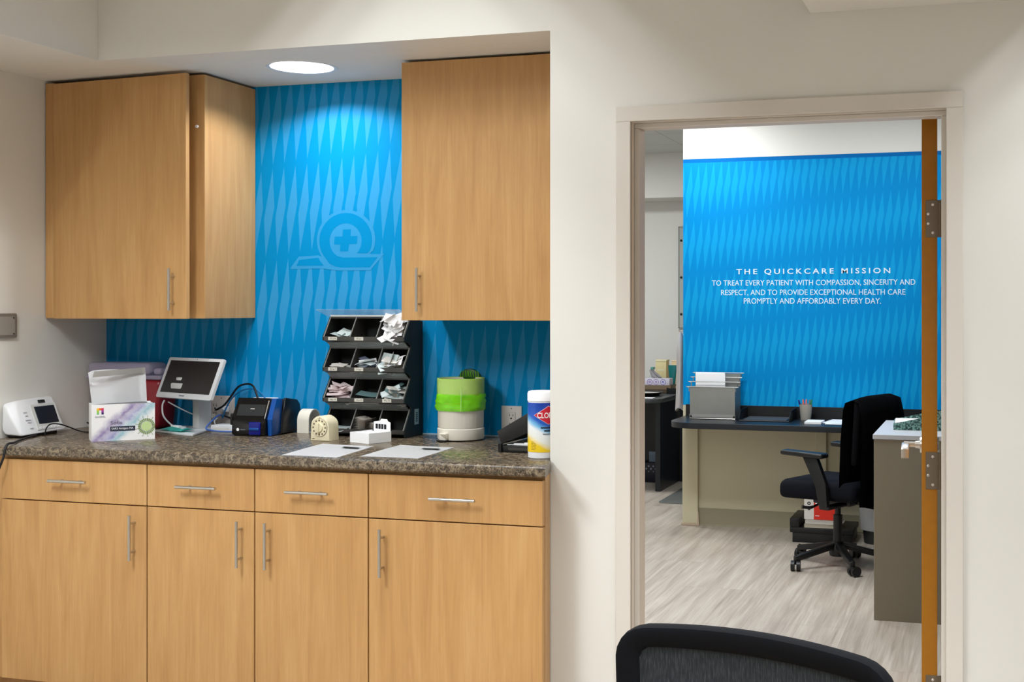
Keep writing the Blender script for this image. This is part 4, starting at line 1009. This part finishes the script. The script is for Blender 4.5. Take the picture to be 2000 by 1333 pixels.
ZD = .733
bm = B(); pts = [(-1.958, 7.982), (-1.958, 7.66)] + [(-1.798 - .16 * math.cos(R(a)), 7.615 - .16 * math.sin(R(a))) for a in range(0, 91, 10)] + [(1.2, 7.455), (1.2, 7.982)]
t = thing('desk', 'long black laminate desk with rounded end along the far blue wall', 'desk', (-.4, 7.72, 0))
prism(bm, pts, 'z', ZD - .036, ZD, .003); xf(bm, Matrix.Translation((.4, -7.72, 0))); obj('desk_top', bm, DESKB, t)
bm = B(); bx(bm, -1.958, 1.2, 7.9825, 7.9985, ZD - .036, .806, .001, 1); xf(bm, Matrix.Translation((.4, -7.72, 0))); obj('backsplash', bm, DESKE, t)

# mesh file holder with papers
t = thing('file_holder', 'silver mesh file holder with wire rails at the left end of the black desk', 'file holder', (-1.722, 7.80, ZD + .0005), 0)
boxobj('base_sheet', PERF, t, -.148, .148, -.06, .12, 0, .004)
boxobj('front_sheet', PERF, t, -.148, .148, -.062, -.058, .022, .205)
for x in (-.148, .145): boxobj('side_sheet', PERF, t, x, x + .003, -.058, .12, .004, .205)
boxobj('back_sheet', PERF, t, -.148, .148, .117, .12, .004, .285)
for y, z0 in ((-.0, .19), (.06, .19)): boxobj('divider_sheet', PERF, t, -.145, .145, y, y + .0025, .004, z0)
for y, z in ((-.062, .207), (-.003, .237), (.057, .264), (.118, .290)):
    bm = B(); zb = z - .03
    tube(bm, [(-.153, y + .004, zb), (-.153, y, z - .004), (-.149, y, z), (.149, y, z), (.153, y, z - .004), (.153, y + .004, zb)], .0032, 8, 3); obj('wire_rail', bm, STEEL, t)
bm = B(); tube(bm, [(-.150, -.063, .03), (-.150, -.063, .004), (.150, -.063, .004), (.150, -.063, .03)], .0032, 8, 2, False); obj('wire_foot', bm, STEEL, t)
boxobj('title_strip', mat('strip_grey', rgb(150, 148, 144), .4), t, -.135, .135, -.0635, -.062, .012, .03)
for i, (x0, x1, y, z) in enumerate(((-.135, .06, .045, .292), (-.131, .065, .03, .282))):
    tp = thing('paper_sheet', ['white printed sheet standing rearmost in the mesh file holder', 'white sheet standing foremost in the mesh file holder'][i], 'paper', (-1.722, 7.80 + y, ZD + .0055))
    boxobj('page', WHITEB, tp, x0, x1, 0, .0012, 0, z)
    if i == 0:
        for k in range(2):
            for j in range(6):
                bm = B(); bx(bm, -.11 + k * .09, -.085 + k * .09 + .006 * (j % 3), -.0004, 0, .262 - j * .006, .2635 - j * .006); obj('print_line', bm, INKG, tp)

# letter tray
t = thing('letter_tray', 'black plastic letter tray on the desk right of the mesh file holder', 'tray', (-1.375, 7.80, ZD + .0005))
bm = B(); bx(bm, -.16, .16, -.13, .16, 0, .006, .002, 1); obj('floor_sheet', bm, BLACKP, t)
for sx in (-1, 1):
    bm = B(); tess_prism(bm, [[(-.13, .006), (.16, .006), (.16, .066), (-.06, .066), (-.13, .02)]], 'x', sx * .16 - .002, sx * .16 + .002); obj('side_wall', bm, BLACKP, t)
boxobj('back_wall', BLACKP, t, -.158, .158, .155, .16, .006, .066)
boxobj('paper_stack', mat('dark_grey_sheet', rgb(70, 70, 72), .5), t, -.135, .14, -.115, .12, .0062, .010)

# pen cup and pens
t = thing('pen_cup', 'translucent grey cup of pens on the black desk', 'cup', (-1.137, 7.86, ZD + .0005))
bm = B(); lathe(bm, [(0, 0), (.033, 0), (.042, .10), (.0405, .10), (.0315, .003), (0, .003)], 28); obj('cup_wall', bm, mat('frosted_cup', rgb(176, 172, 162), .3, alpha=.75), t)
PENS = (('dark blue marker leaning left in the pen cup', rgb(30, 26, 120), -.022, .004, -14, 8), ('orange highlighter in the pen cup', rgb(232, 110, 84), -.010, -.014, -6, -8), ('coral pink pen in the pen cup', rgb(236, 130, 130), .000, .004, 2, 4),
        ('green marker leaning right in the pen cup', rgb(60, 140, 70), .018, -.004, 12, -4), ('grey pen at the right of the pen cup', rgb(120, 130, 130), .012, .010, 9, 8))
for lab, c_, x, y, ry, rx in PENS:
    p = thing('pen', lab, 'pen', (-1.137 + x * .6, 7.86 + y * .6, ZD + .005)); m_ = mat('pen_%d' % (c_[0] * 1e4), c_, .4)
    bm = B(); cyl(bm, (0, 0, 0), (0, 0, .095), .0048, seg=12); put(bm, (0, 0, 0), rx, ry); obj('barrel', bm, m_, p)
    bm = B(); cyl(bm, (0, 0, .0955), (0, 0, .128), .0056, .0046, 12); put(bm, (0, 0, 0), rx, ry); obj('cap', bm, m_, p)
def flat_sheet(label, x0, x1, y0, y1, z, rz, th=.001, m=WHITEB, name='paper_sheet', cat='paper'):
    t = thing(name, label, cat, ((x0 + x1) / 2, (y0 + y1) / 2, z), rz); a, b_ = (x1 - x0) / 2, (y1 - y0) / 2
    boxobj('page', m, t, -a, a, -b_, b_, 0, th); return t
n = flat_sheet('small white note pad in front of the pen cup', -1.108, -1.005, 7.60, 7.76, ZD + .0005, 0, .012, name='note_pad', cat='note pad')
flat_sheet('white sheet at the back of the papers beside the note pad', -.995, -.80, 7.66, 7.93, ZD + .0005, -8)
p2 = flat_sheet('white printed sheet lying foremost beside the note pad', -.985, -.77, 7.585, 7.84, ZD + .002, 2)
bm = B(); bx(bm, -.07, .02, -.10, -.09, .001, .0014); obj('print_line', bm, INKG, p2)

# things under the desk
t = thing('step_stool', 'low black two-step box on the floor under the desk', 'stool', (-.945, 7.72, 0))
boxobj('lower_box', BLACKP, t, -.235, .13, -.14, .17, 0, .062, .004); boxobj('upper_box', BLACKP, t, -.25, .14, -.15, .17, .0625, .094, .005); boxobj('raised_end', BLACKP, t, -.25, -.19, -.15, .17, .0945, .150, .005)
z = .0945
for i, (lab, th, c_) in enumerate((('grey bundle of papers lowest on the black stool under the desk', .022, rgb(196, 186, 166)), ('white bundle of papers on the grey one under the desk', .022, rgb(214, 206, 196)))):
    t = thing('paper_bundle', lab, 'papers', (-.995 + .01 * i, 7.66, z), 3 - 5 * i)
    for k in range(3): boxobj('bundle', mat('bundle_%d_%d' % (i, k), tuple(min(1, q * (1 - .13 * k)) for q in c_[:3]) + (1,), .7), t, -.115, .11 - .012 * k, -.075, .10, k * th / 3, (k + .92) * th / 3)
    z += th + .001
CZ = z
t = thing('red_carton', 'red and white carton standing on the papers under the desk', 'box', (-1.003, 7.61, CZ), 0)
boxobj('carton', mat('carton_white', rgb(226, 220, 212), .6), t, -.108, .102, 0, .11, 0, .19, .001, 1)
boxobj('red_panel', REDC, t, -.048, .1005, -.0008, 0, .001, .118); boxobj('red_label', mat('dark_red_print', rgb(176, 30, 34), .5), t, -.088, -.048, -.0008, 0, .148, .187)
boxobj('red_side', REDC, t, .1021, .1027, .01, .10, .004, .185)
for i in range(2): boxobj('panel_text', WHITEB, t, -.038, -.005 - i * .004, -.0012, -.0008, .098 - i * .011, .103 - i * .011)
boxobj('panel_text', WHITEB, t, -.04, -.015, -.0012, -.0008, .022, .026); boxobj('label_text', WHITEB, t, -.083, -.053, -.0012, -.0008, .165, .175)
for i in range(2):
    bm = B(); cyl(bm, (-.078, -.001, .100 - i * .032), (-.078, 0, .100 - i * .032), .0105, seg=20); bd = obj('round_mark', bm, DGREY2, t)
    bm = B(); cyl(bm, (-.078, -.0014, .100 - i * .032), (-.078, -.001, .100 - i * .032), .004, seg=14); obj('mark_centre', bm, WHITEP, bd)
t = thing('waste_basket', 'dark waste basket with a pale bag under the desk beside the grey cabinet', 'bin', (-.655, 7.72, 0))
bm = B(); lathe(bm, [(0, 0), (.10, 0), (.125, .255), (.120, .255), (.096, .006), (0, .006)], 32); obj('basket', bm, mat('dark_basket', rgb(40, 42, 42), .5), t)
bm = B(); lathe(bm, [(.118, .20), (.122, .262), (.1295, .262), (.131, .20), (.126, .10), (.1235, .085)], 48, fn=lambda j, a: wob(j, a) * .6 if j > 2 else 0); obj('bag', bm, mat('pale_bag_film', rgb(190, 190, 190), .35, alpha=.7), t)

# grey cabinet with patterned files on it
t = thing('filing_cabinet', 'grey filing cabinet with pale top standing beside the open door', 'cabinet', (-.19, 6.15, 0))
boxobj('cabinet_body', GCAB, t, -.332, .36, -.35, .38, 0, .842, .0015, 1); boxobj('cabinet_top', GCABT, t, -.337, .365, -.355, .385, .8425, .865, .002, 1)
def wedge_file(label, loc, rz, ry, fill):
    t = thing('magazine_file', label, 'file', loc, rz)
    L, Hh, Dd = .30, .075, .25
    parts = B()
    def sl(y):
        b_ = B(); tess_prism(b_, [[(0, 0), (L, 0), (L, Hh), (.20, Hh), (0, .030)]], 'y', y, y + .003); return b_
    for y in (0, Dd - .003):
        b_ = sl(y); put(b_, (0, 0, 0), 0, ry); obj('side_panel', b_, GREENP, t)
    for nm, q in (('bottom_panel', (0, L, .0032, Dd - .0032, 0, .003)), ('front_panel', (0, .003, .0032, Dd - .0032, .0032, .030)), ('back_panel', (L - .003, L, .0032, Dd - .0032, .0032, Hh))):
        b_ = B(); bx(b_, *q); put(b_, (0, 0, 0), 0, ry); obj(nm, b_, GREENP, t)
    if fill:
        b_ = B(); bx(b_, .006, .16, .006, Dd - .01, .0035, .036); put(b_, (0, 0, 0), 0, ry); obj('papers', b_, WHITEB, t)
    return t
wedge_file('green patterned magazine file with white papers lying on the grey cabinet', (-.45, 6.03, .8655), 3, 0, True)

# office chair with black cloth over its back
def caster(par, loc, rz):
    t_ = bpy.data.objects.new('caster', None); COL.objects.link(t_); t_.parent = par; t_.location = loc; t_.rotation_euler = (0, 0, R(rz)); return t_
def office_base(t, r, ang0, casters=True, zhub=.085):
    bm = B(); lathe(bm, [(0, .06), (.045, .06), (.05, .075), (.045, .12), (.03, .14), (0, .14)], 24); obj('hub', bm, BLACKP, t)
    for k in range(5):
        a = R(ang0 + 72 * k); c_, s_ = math.cos(a), math.sin(a)
        bm = B(); bx(bm, .03, r, -.022, .022, .0, .032, .006, 2)
        for v in bm.verts:
            f = v.co.x / r; v.co.z += .125 - .055 * f ** 1.6 - .022; v.co.y *= 1.1 - .42 * f
        bmesh.ops.rotate(bm, verts=bm.verts[:], cent=(0, 0, 0), matrix=Matrix.Rotation(a, 3, 'Z')); obj('base_leg', bm, BLACKP, t)
        cx, cy = r * c_ * .97, r * s_ * .97; d = a + .9 + k
        bm = B(); cyl(bm, (cx, cy, .045), (cx, cy, .086), .0065, seg=10)
        for sg in (-1, 1):
            ox, oy = -math.sin(d) * sg, math.cos(d) * sg
            ax, ay = cx + math.cos(d) * .012, cy + math.sin(d) * .012
            cyl(bm, (ax + ox * .006, ay + oy * .006, .029), (ax + ox * .026, ay + oy * .026, .029), .0285, seg=22)
        bx(bm, cx - .012, cx + .012, cy - .012, cy + .012, .034, .056, .004)
        obj('caster', bm, BLACKP, t)
t = thing('office_chair', 'black office chair at the far desk with black cloth over its back', 'chair', (-.825, 6.95, 0), -114)
office_base(t, .285, -139 + 114)
bm = B(); cyl(bm, (0, 0, .14), (0, 0, .29), .026, seg=18); cyl(bm, (0, 0, .29), (0, 0, .36), .017, seg=18); obj('gas_column', bm, BLACKP, t)
bm = B(); bx(bm, -.09, .09, -.11, .13, .355, .397, .01, 2); obj('seat_mechanism', bm, BLACKP, t)
bm = B(); tube(bm, [(.06, -.02, .375), (.13, -.03, .368), (.20, -.05, .35), (.245, -.08, .355)], [.006, .007, .009, .011], 8, 4); obj('height_lever', bm, BLACKP, t)
bm = B(); bx(bm, -.245, .245, -.245, .235, .398, .505, .04, 4)
for v in bm.verts:
    if v.co.y < -.12: v.co.z -= (-.12 - v.co.y) ** 1.5 * .35
    v.co.x *= 1 - .08 * max(0, v.co.y / .235)
obj('seat', bm, NAVYF, t, 60)
for sx in (-1, 1):
    bm = B(); bx(bm, sx * .265 - .04, sx * .265 + .04, -.19, .08, .640, .668, .012, 3)
    for v in bm.verts: v.co.z -= .02 * max(0, (v.co.y + .02)) / .1 * .3
    obj('arm_pad', bm, BLACKP, t, 60)
    bm = B()
    for x0, pts in ((sx * .265, [(-.06, .642), (.03, .642), (.09, .50), (.10, .36), (.05, .36), (.03, .48)]),): prism(bm, pts, 'x', x0 - .016, x0 + .016, .004)
    bx(bm, min(sx * .06, sx * .28), max(sx * .06, sx * .28), .05, .11, .358, .374, .004, 1); obj('arm_post', bm, BLACKP, t)
bm = B(); bx(bm, -.215, .215, .225, .26, .60, .955, .016, 3)
for v in bm.verts: v.co.y += .10 * (v.co.z - .6) * .6 + .10 * (v.co.x / .215) ** 2 * -.25
obj('backrest', bm, BLACKF, t, 60)
bm = B(); tube(bm, [(0, .10, .376), (0, .20, .38), (0, .268, .43), (0, .285, .56), (0, .29, .68)], .02, 8, 5); obj('back_bracket', bm, BLACKP, t)
bm = B(); n = 30; rows = []
PRF = [(.190, .46), (.200, .72), (.215, .90), (.228, .962), (.265, .978), (.312, .962), (.33, .88), (.332, .72), (.325, .56), (.318, .42), (.312, .335)]
for j, (y, z) in enumerate(PRF):
    row = []
    for i in range(n + 1):
        a = i / n * 2 - 1; f = max(0, (j - 4)) / 6
        wv = .010 * f * math.sin(a * 11 + j * .3) + .006 * f * math.sin(a * 23 + 1)
        x = a * (.232 + .018 * f - .012 * (j == 4)); zz = z
        if j >= 8: zz += .035 * f * math.sin(a * 2.2 - .6) + .02 * a * f
        if j <= 1: zz += .02 * a
        row.append(bm.verts.new((x, y + wv - .028 * a * a * (1 - .3 * f) - (.018 * (abs(a) ** 6)), zz - .022 * abs(a) ** 4 * (2 < j < 7))))
    rows.append(row)
for a_, b_ in zip(rows, rows[1:]):
    for i in range(n): bm.faces.new((a_[i], a_[i + 1], b_[i + 1], b_[i]))
bmesh.ops.solidify(bm, geom=bm.faces[:], thickness=.007)
cl = obj('jacket', bm, BLACKF, None, 70, (-.825, 6.95, 0), (0, 0, R(-114))); tag(cl, 'black cloth jacket hanging over the back of the far office chair', 'jacket')

# rear left corner: second desk and what stands on it
t = thing('rear_desk', 'dark desk with grey edge seen past the left end of the blue wall', 'desk', (-2.6, 9.8, 0))
RT = .74
bm = B(); prism(bm, [(-1.2, -.62), (.02, -.62)] + [(.02 + .12 * math.sin(R(a)), -.50 - .12 * math.cos(R(a))) for a in range(10, 91, 10)] + [(.14, .10), (1.0, .10), (1.0, .48), (-1.2, .48)], 'z', RT - .032, RT, .003); obj('desk_top', bm, mat('slate_laminate', rgb(58, 62, 62), .4), t)
bm = B(); bx(bm, .06, .10, -.45, .45, 0, RT - .033); bx(bm, .11, .98, .14, .18, 0.0, RT - .033); bx(bm, -1.1, .05, .30, .33, .0, RT - .033); obj('leg_panel', bm, DESKB, t)
def rear(name, label, cat, x, y, z=RT + .0006, rz=0): return thing(name, label, cat, (x, y, z), rz)
t = rear('dish', 'pale round dish with black rim on the rear desk', 'dish', -2.70, 9.55)
bm = B(); lathe(bm, [(0, 0), (.13, 0), (.165, .03), (.158, .03), (.125, .006), (0, .006)], 32); obj('rim', bm, BLACKP, t)
bm = B(); lathe(bm, [(0, .0065), (.122, .0065), (.14, .022), (0, .034)], 32); obj('content', bm, mat('pale_content', rgb(172, 170, 162), .6), t)
flat_sheet('white paper at the front of the rear desk beside the frame', -2.80, -2.54, 9.26, 9.36, RT + .0006, 0)
t = rear('tape_dispenser', 'black tape dispenser with tan roll on the rear desk', 'dispenser', -2.50, 9.83, rz=20)
bm = B(); prism(bm, [(-.07, 0), (.07, 0), (.075, .03), (.03, .05), (-.02, .035), (-.07, .05)], 'y', -.02, .02, .004); obj('body', bm, BLACKP, t)
bm = B(); cyl(bm, (.03, -.012, .052), (.03, .012, .052), .026, seg=24); obj('tape_roll', bm, mat('tan_tape', rgb(200, 160, 96), .4), t)
t = rear('flat_tray', 'brown flat tray under the purple tissue box', 'tray', -2.665, 9.95)
boxobj('tray_body', mat('brown_tray', rgb(92, 76, 58), .6), t, -.18, .12, -.10, .10, 0, .062, .004); boxobj('tray_lip', mat('brown_tray_lip', rgb(120, 100, 76), .6), t, -.182, .122, -.103, -.1005, .03, .062)
t = rear('tissue_box', 'white and purple patterned tissue box on the brown tray', 'tissue box', -2.665, 9.95, RT + .063)
boxobj('carton', mat('tissue_white', rgb(206, 200, 212), .6), t, -.115, .10, -.06, .06, 0, .055, .002)
for i, (x, c_) in enumerate(((-.07, rgb(120, 80, 170)), (.045, rgb(90, 90, 190)), (-.015, rgb(150, 120, 190)))):
    for r_ in (.024, .020, .009, .004):
        bm = B(); cyl(bm, (x, -.0604 - (.03 - r_) * .02, .027), (x, -.060, .027), r_, seg=20); obj('printed_ring', bm, mat('ring_%d_%d' % (i, r_ * 1000), (c_ if r_ in (.024, .009) else rgb(206, 200, 212)), .6), t)
boxobj('purple_end', mat('purple_end', rgb(70, 20, 110), .6), t, -.1165, -.1152, -.06, .06, 0, .055)
bm = B(); n = 9; g = [[bm.verts.new((-.02 + (i / n - .5) * .10 * (1 - .6 * j / 5) - .05 * j / 5, (.012 * math.sin(i * 1.3 + j)) * (1 - j / 8), .0552 + .075 * j / 5 - .02 * abs(i / n - .4) * j / 5)) for i in range(n + 1)] for j in range(6)]
for j in range(5):
    for i in range(n): bm.faces.new((g[j][i], g[j][i + 1], g[j + 1][i + 1], g[j + 1][i]))
bmesh.ops.solidify(bm, geom=bm.faces[:], thickness=.0015); obj('tissue', bm, mat('tissue_paper', rgb(190, 186, 188), .9), t, 70)
t = rear('spray_bottle', 'clear spray bottle with teal top behind the tissue box', 'bottle', -2.765, 10.10)
bm = B(); lathe(bm, [(0, 0), (.032, 0), (.034, .10), (.026, .14), (.013, .165), (.013, .18), (0, .18)], 24); obj('bottle', bm, mat('clear_bottle', rgb(200, 206, 204), .15, alpha=.6), t)
bm = B(); bx(bm, -.014, .014, -.03, .022, .182, .205, .005, 2); bx(bm, -.006, .006, -.028, -.016, .15, .181, .003, 1); obj('trigger', bm, mat('teal_trigger', rgb(90, 150, 140), .4), t)
t = rear('beige_box', 'tall beige box with pale lid edge behind the tissue box', 'box', -2.715, 10.17)
boxobj('carton', BOXB, t, -.045, .05, 0, .10, 0, .245, .003); boxobj('lid', mat('beige_lid', rgb(226, 214, 172), .6), t, -.047, .052, -.002, .102, .2455, .262, .003); boxobj('label', mat('beige_label', rgb(232, 224, 190), .6), t, -.03, .03, -.001, 0, .17, .18)
t = rear('tan_box', 'peach box behind the teal tube on the rear desk', 'box', -2.565, 10.17)
boxobj('carton', mat('peach_box', rgb(222, 194, 150), .6), t, -.06, .045, .02, .10, 0, .245, .003); boxobj('lid', mat('peach_lid', rgb(230, 206, 170), .6), t, -.061, .046, .019, .101, .2455, .258, .003)
t = rear('lotion_tube', 'teal lotion tube standing on its cap on the rear desk', 'tube', -2.588, 10.08)
bm = B()
for k, (z, hw, hd) in enumerate(((.02, .020, .018), (.06, .023, .018), (.12, .030, .012), (.175, .036, .004), (.19, .037, .0018))): pass
rings = []
for z, hw, hd in ((.022, .020, .018), (.06, .023, .018), (.13, .031, .012), (.205, .037, .004), (.222, .038, .0018)):
    rings.append([bm.verts.new((hw * math.cos(2 * math.pi * i / 20), hd * math.sin(2 * math.pi * i / 20), z)) for i in range(20)])
for a_, b_ in zip(rings, rings[1:]):
    for i in range(20): bm.faces.new((a_[i], a_[(i + 1) % 20], b_[(i + 1) % 20], b_[i]))
bm.faces.new(rings[0]); bm.faces.new(rings[-1]); obj('tube_body', bm, TEALTUBE, t, 50)
bm = B(); cyl(bm, (0, 0, 0), (0, 0, .0218), .019, seg=20); obj('cap', bm, mat('dark_teal_cap', rgb(8, 50, 56), .4), t)
boxobj('print_mark', WHITEP, t, -.008, .012, -.0195, -.018, .05, .055)
t = rear('crumpled_paper', 'tan crumpled paper on the rear desk by the hanging coat', 'paper', -2.46, 10.00)
bm = B(); lathe(bm, [(0, .0), (.06, .0), (.075, .02), (.05, .032), (0, .026)], 18, fn=lambda j, a: .01 * math.sin(3 * a + j)); obj('crumple', bm, mat('tan_paper', rgb(224, 196, 156), .8), t, 60)
# coat on the end of the blue wall
t = thing('hanging_coat', 'grey white coat hanging on the left end of the blue wall', 'coat', (-1.982, 8.06, 0))
bm = B(); n = 26; rows = []
for j in range(13):
    f = j / 12; z = 1.285 - .52 * f; wd = .02 + .05 * min(1, f * 4) ** .6 - .012 * math.sin(f * 3.1); row = []
    for i in range(n):
        a = 2 * math.pi * i / n; rr = 1 + .16 * math.sin(5 * a + f * 2) * f
        row.append(bm.verts.new((-.032 + wd * .42 * rr * math.cos(a), .01 + wd * rr * math.sin(a), z - .015 * f * math.cos(2 * a))))
    rows.append(row)
for a_, b_ in zip(rows, rows[1:]):
    for i in range(n): bm.faces.new((a_[i], a_[(i + 1) % n], b_[(i + 1) % n], b_[i]))
bm.faces.new(rows[0]); obj('cloth', bm, COAT, t, 60)
bm = B(); cyl(bm, (0, .01, 1.295), (-.04, .01, 1.295), .006, seg=10); cyl(bm, (-.04, .01, 1.288), (-.04, .01, 1.31), .006, seg=10); obj('hook', bm, STEEL, t)
# clear panel on the rear wall
t = thing('wall_panel', 'clear framed panel on the rear wall beside the blue wall edge', 'panel', (-2.35, 10.698, 1.72))
boxobj('sheet', mat('clear_panel', rgb(206, 210, 206), .15, alpha=.5), t, -.332, .33, -.022, -.018, -.45, .45)
bm = B()
for x0, x1, z0, z1 in ((-.336, -.328, -.454, .454), (.328, .336, -.454, .454), (-.336, .336, .448, .456), (-.336, .336, -.456, -.448)): bx(bm, x0, x1, -.024, -.0165, z0, z1)
obj('frame', bm, mat('panel_edge', rgb(120, 124, 120), .4), t)
for z in (.33, 0, -.33):
    bm = B(); cyl(bm, (-.31, -.026, z), (-.31, 0, z), .011, seg=14); obj('standoff', bm, INK, t)
# floor mat, basket, box under the rear desk
bm = B(); prism(bm, [(x - 1.9, y - 9.35) for x, y in rrect(-2.375, -1.25, 8.80, 9.7, .05)], 'z', .0005, .006, .001)
tag(obj('chair_mat', bm, MATV, None, 40, (1.9, 9.35, 0)), 'grey plastic chair mat on the floor left of the blue wall', 'mat')
o = bpy.data.objects['chair_mat']
o.location = (1.9, 9.35, 0)
t = thing('storage_basket', 'dark purple basket with diamond holes on the floor under the rear desk', 'basket', (-2.66, 9.93, 0))
DK = mat('dark_purple_plastic', rgb(14, 12, 30), .4)
boxobj('basket_shell', DK, t, -.13, .13, -.11, .12, 0, .165, .006)
for r_ in range(3):
    for c_ in range(6 if r_ != 1 else 5):
        x = -.105 + c_ * .040 + (.02 if r_ == 1 else 0); zc = .135 - r_ * .022; q = .0095 if r_ < 2 else .006
        bm = B(); prism(bm, [(x - q, zc), (x, zc - q), (x + q, zc), (x, zc + q)], 'y', -.1108, -.1098); obj('diamond_hole', bm, mat('hole_lilac', rgb(132, 130, 150), .6), t)
t = thing('small_box', 'small pale blue box standing on the purple basket', 'box', (-2.70, 9.90, .1655))
boxobj('carton', mat('pale_blue_card', rgb(96, 112, 128), .7), t, -.035, .03, -.03, .03, 0, .085, .001, 1); boxobj('carton_flap', mat('pale_blue_flap', rgb(110, 126, 142), .7), t, -.035, .03, -.032, -.0305, .06, .085)
# dark screen panel behind the basket
t = thing('modesty_screen', 'black fabric screen under the rear desk behind the hanging coat', 'screen', (-2.2, 10.18, 0))
boxobj('screen_panel', BLACKF, t, -.24, .75, .0, .03, .02, .70); boxobj('screen_foot', BLACKP, t, -.24, .75, -.03, .06, 0, .0195)

# ------------------------------------------------------------------ chair in the foreground
t = thing('office_chair', 'black mesh-back office chair in the foreground at the bottom of the picture', 'chair', (-.308, 2.15, 0), -15)
office_base(t, .30, 20)
bm = B(); cyl(bm, (0, 0, .14), (0, 0, .29), .026, seg=18); cyl(bm, (0, 0, .29), (0, 0, .40), .017, seg=18); obj('gas_column', bm, BLACKP, t)
bm = B(); bx(bm, -.24, .24, -.16, .30, .42, .495, .03, 3); obj('seat', bm, NAVYF, t, 60)
bm = B(); bx(bm, -.09, .09, -.1, .12, .395, .4195, .006, 1); obj('seat_mechanism', bm, BLACKP, t)
bm = B(); tube(bm, [(0, .02, .407), (0, -.17, .407), (0, -.235, .45), (0, -.238, .56), (0, -.232, .62)], .018, 8, 5); obj('back_bracket', bm, BLACKP, t)
BYc = -.21
def bow(bm):
    for v in bm.verts:
        x, z = v.co.x, v.co.z; v.co.y += BYc - .28 * x * x - .05 * (z - .75) ; v.co.z -= .30 * x * x * max(0, (z - .7)) / .24
    return bm
W2 = .243
outer = rrect(-W2, W2, .56, .940, .052, 10); inner = rrect(-W2 + .040, W2 - .034, .60, .902, .022, 10)
def dense(lp, k=3):
    o_ = []
    for i in range(len(lp)):
        a, b_ = lp[i], lp[(i + 1) % len(lp)]; d = math.dist(a, b_); q = max(1, int(d / .03))
        for j in range(q): o_.append((a[0] + (b_[0] - a[0]) * j / q, a[1] + (b_[1] - a[1]) * j / q))
    return o_
# frame as lofted rounded ring: sections run from the outer to the inner outline
NR = 120
def resample(lp, n):
    L = [0]; 
    for i in range(len(lp)): L.append(L[-1] + math.dist(lp[i], lp[(i + 1) % len(lp)]))
    out = []
    for k in range(n):
        d = L[-1] * k / n; i = max(q for q in range(len(lp)) if L[q] <= d); f = (d - L[i]) / max(1e-9, L[i + 1] - L[i]); a, b_ = lp[i], lp[(i + 1) % len(lp)]
        out.append((a[0] + (b_[0] - a[0]) * f, a[1] + (b_[1] - a[1]) * f))
    return out
ang = [2 * math.pi * k / NR for k in range(NR)]
def cast(lp, a, c=(0, .75)):
    d = (math.cos(a), math.sin(a)); best = None
    for i in range(len(lp)):
        p, q = lp[i], lp[(i + 1) % len(lp)]; ex, ey = q[0] - p[0], q[1] - p[1]; den = d[0] * ey - d[1] * ex
        if abs(den) < 1e-12: continue
        tt = ((p[0] - c[0]) * ey - (p[1] - c[1]) * ex) / den; uu = ((p[0] - c[0]) * d[1] - (p[1] - c[1]) * d[0]) / den
        if tt > 0 and -1e-6 <= uu <= 1 + 1e-6 and (best is None or tt > best): best = tt
    return (c[0] + d[0] * best, c[1] + d[1] * best)
bm = B(); rings = []
for f, y in ((1.0, -.008), (.93, -.0165), (.75, -.019), (.2, -.014), (0, -.008), (0, .010), (.5, .016), (.93, .013), (1, .006)):
    ring_ = []
    for a in ang:
        o_, i_ = cast(outer, a), cast(inner, a); ring_.append(bm.verts.new((i_[0] + (o_[0] - i_[0]) * f, y, i_[1] + (o_[1] - i_[1]) * f)))
    rings.append(ring_)
for k in range(len(rings)):
    a_, b_ = rings[k], rings[(k + 1) % len(rings)]
    for i in range(NR): bm.faces.new((a_[i], a_[(i + 1) % NR], b_[(i + 1) % NR], b_[i]))
obj('back_frame', bow(bm), mat('black_frame_fabric', rgb(9, 10, 15), .8, spec=.2, bump=.15, bscale=900), t, 50)
bm = B(); x0, x1, z0, z1 = -W2 + .03, W2 - .026, .59, .91; nx, nz_ = 24, 16
g = [[bm.verts.new((x0 + (x1 - x0) * i / nx, -.006, z0 + (z1 - z0) * j / nz_)) for i in range(nx + 1)] for j in range(nz_ + 1)]
for j in range(nz_):
    for i in range(nx): bm.faces.new((g[j][i], g[j][i + 1], g[j + 1][i + 1], g[j + 1][i]))
bmesh.ops.solidify(bm, geom=bm.faces[:], thickness=-.003); obj('mesh_panel', bow(bm), MESHF, t, 60)
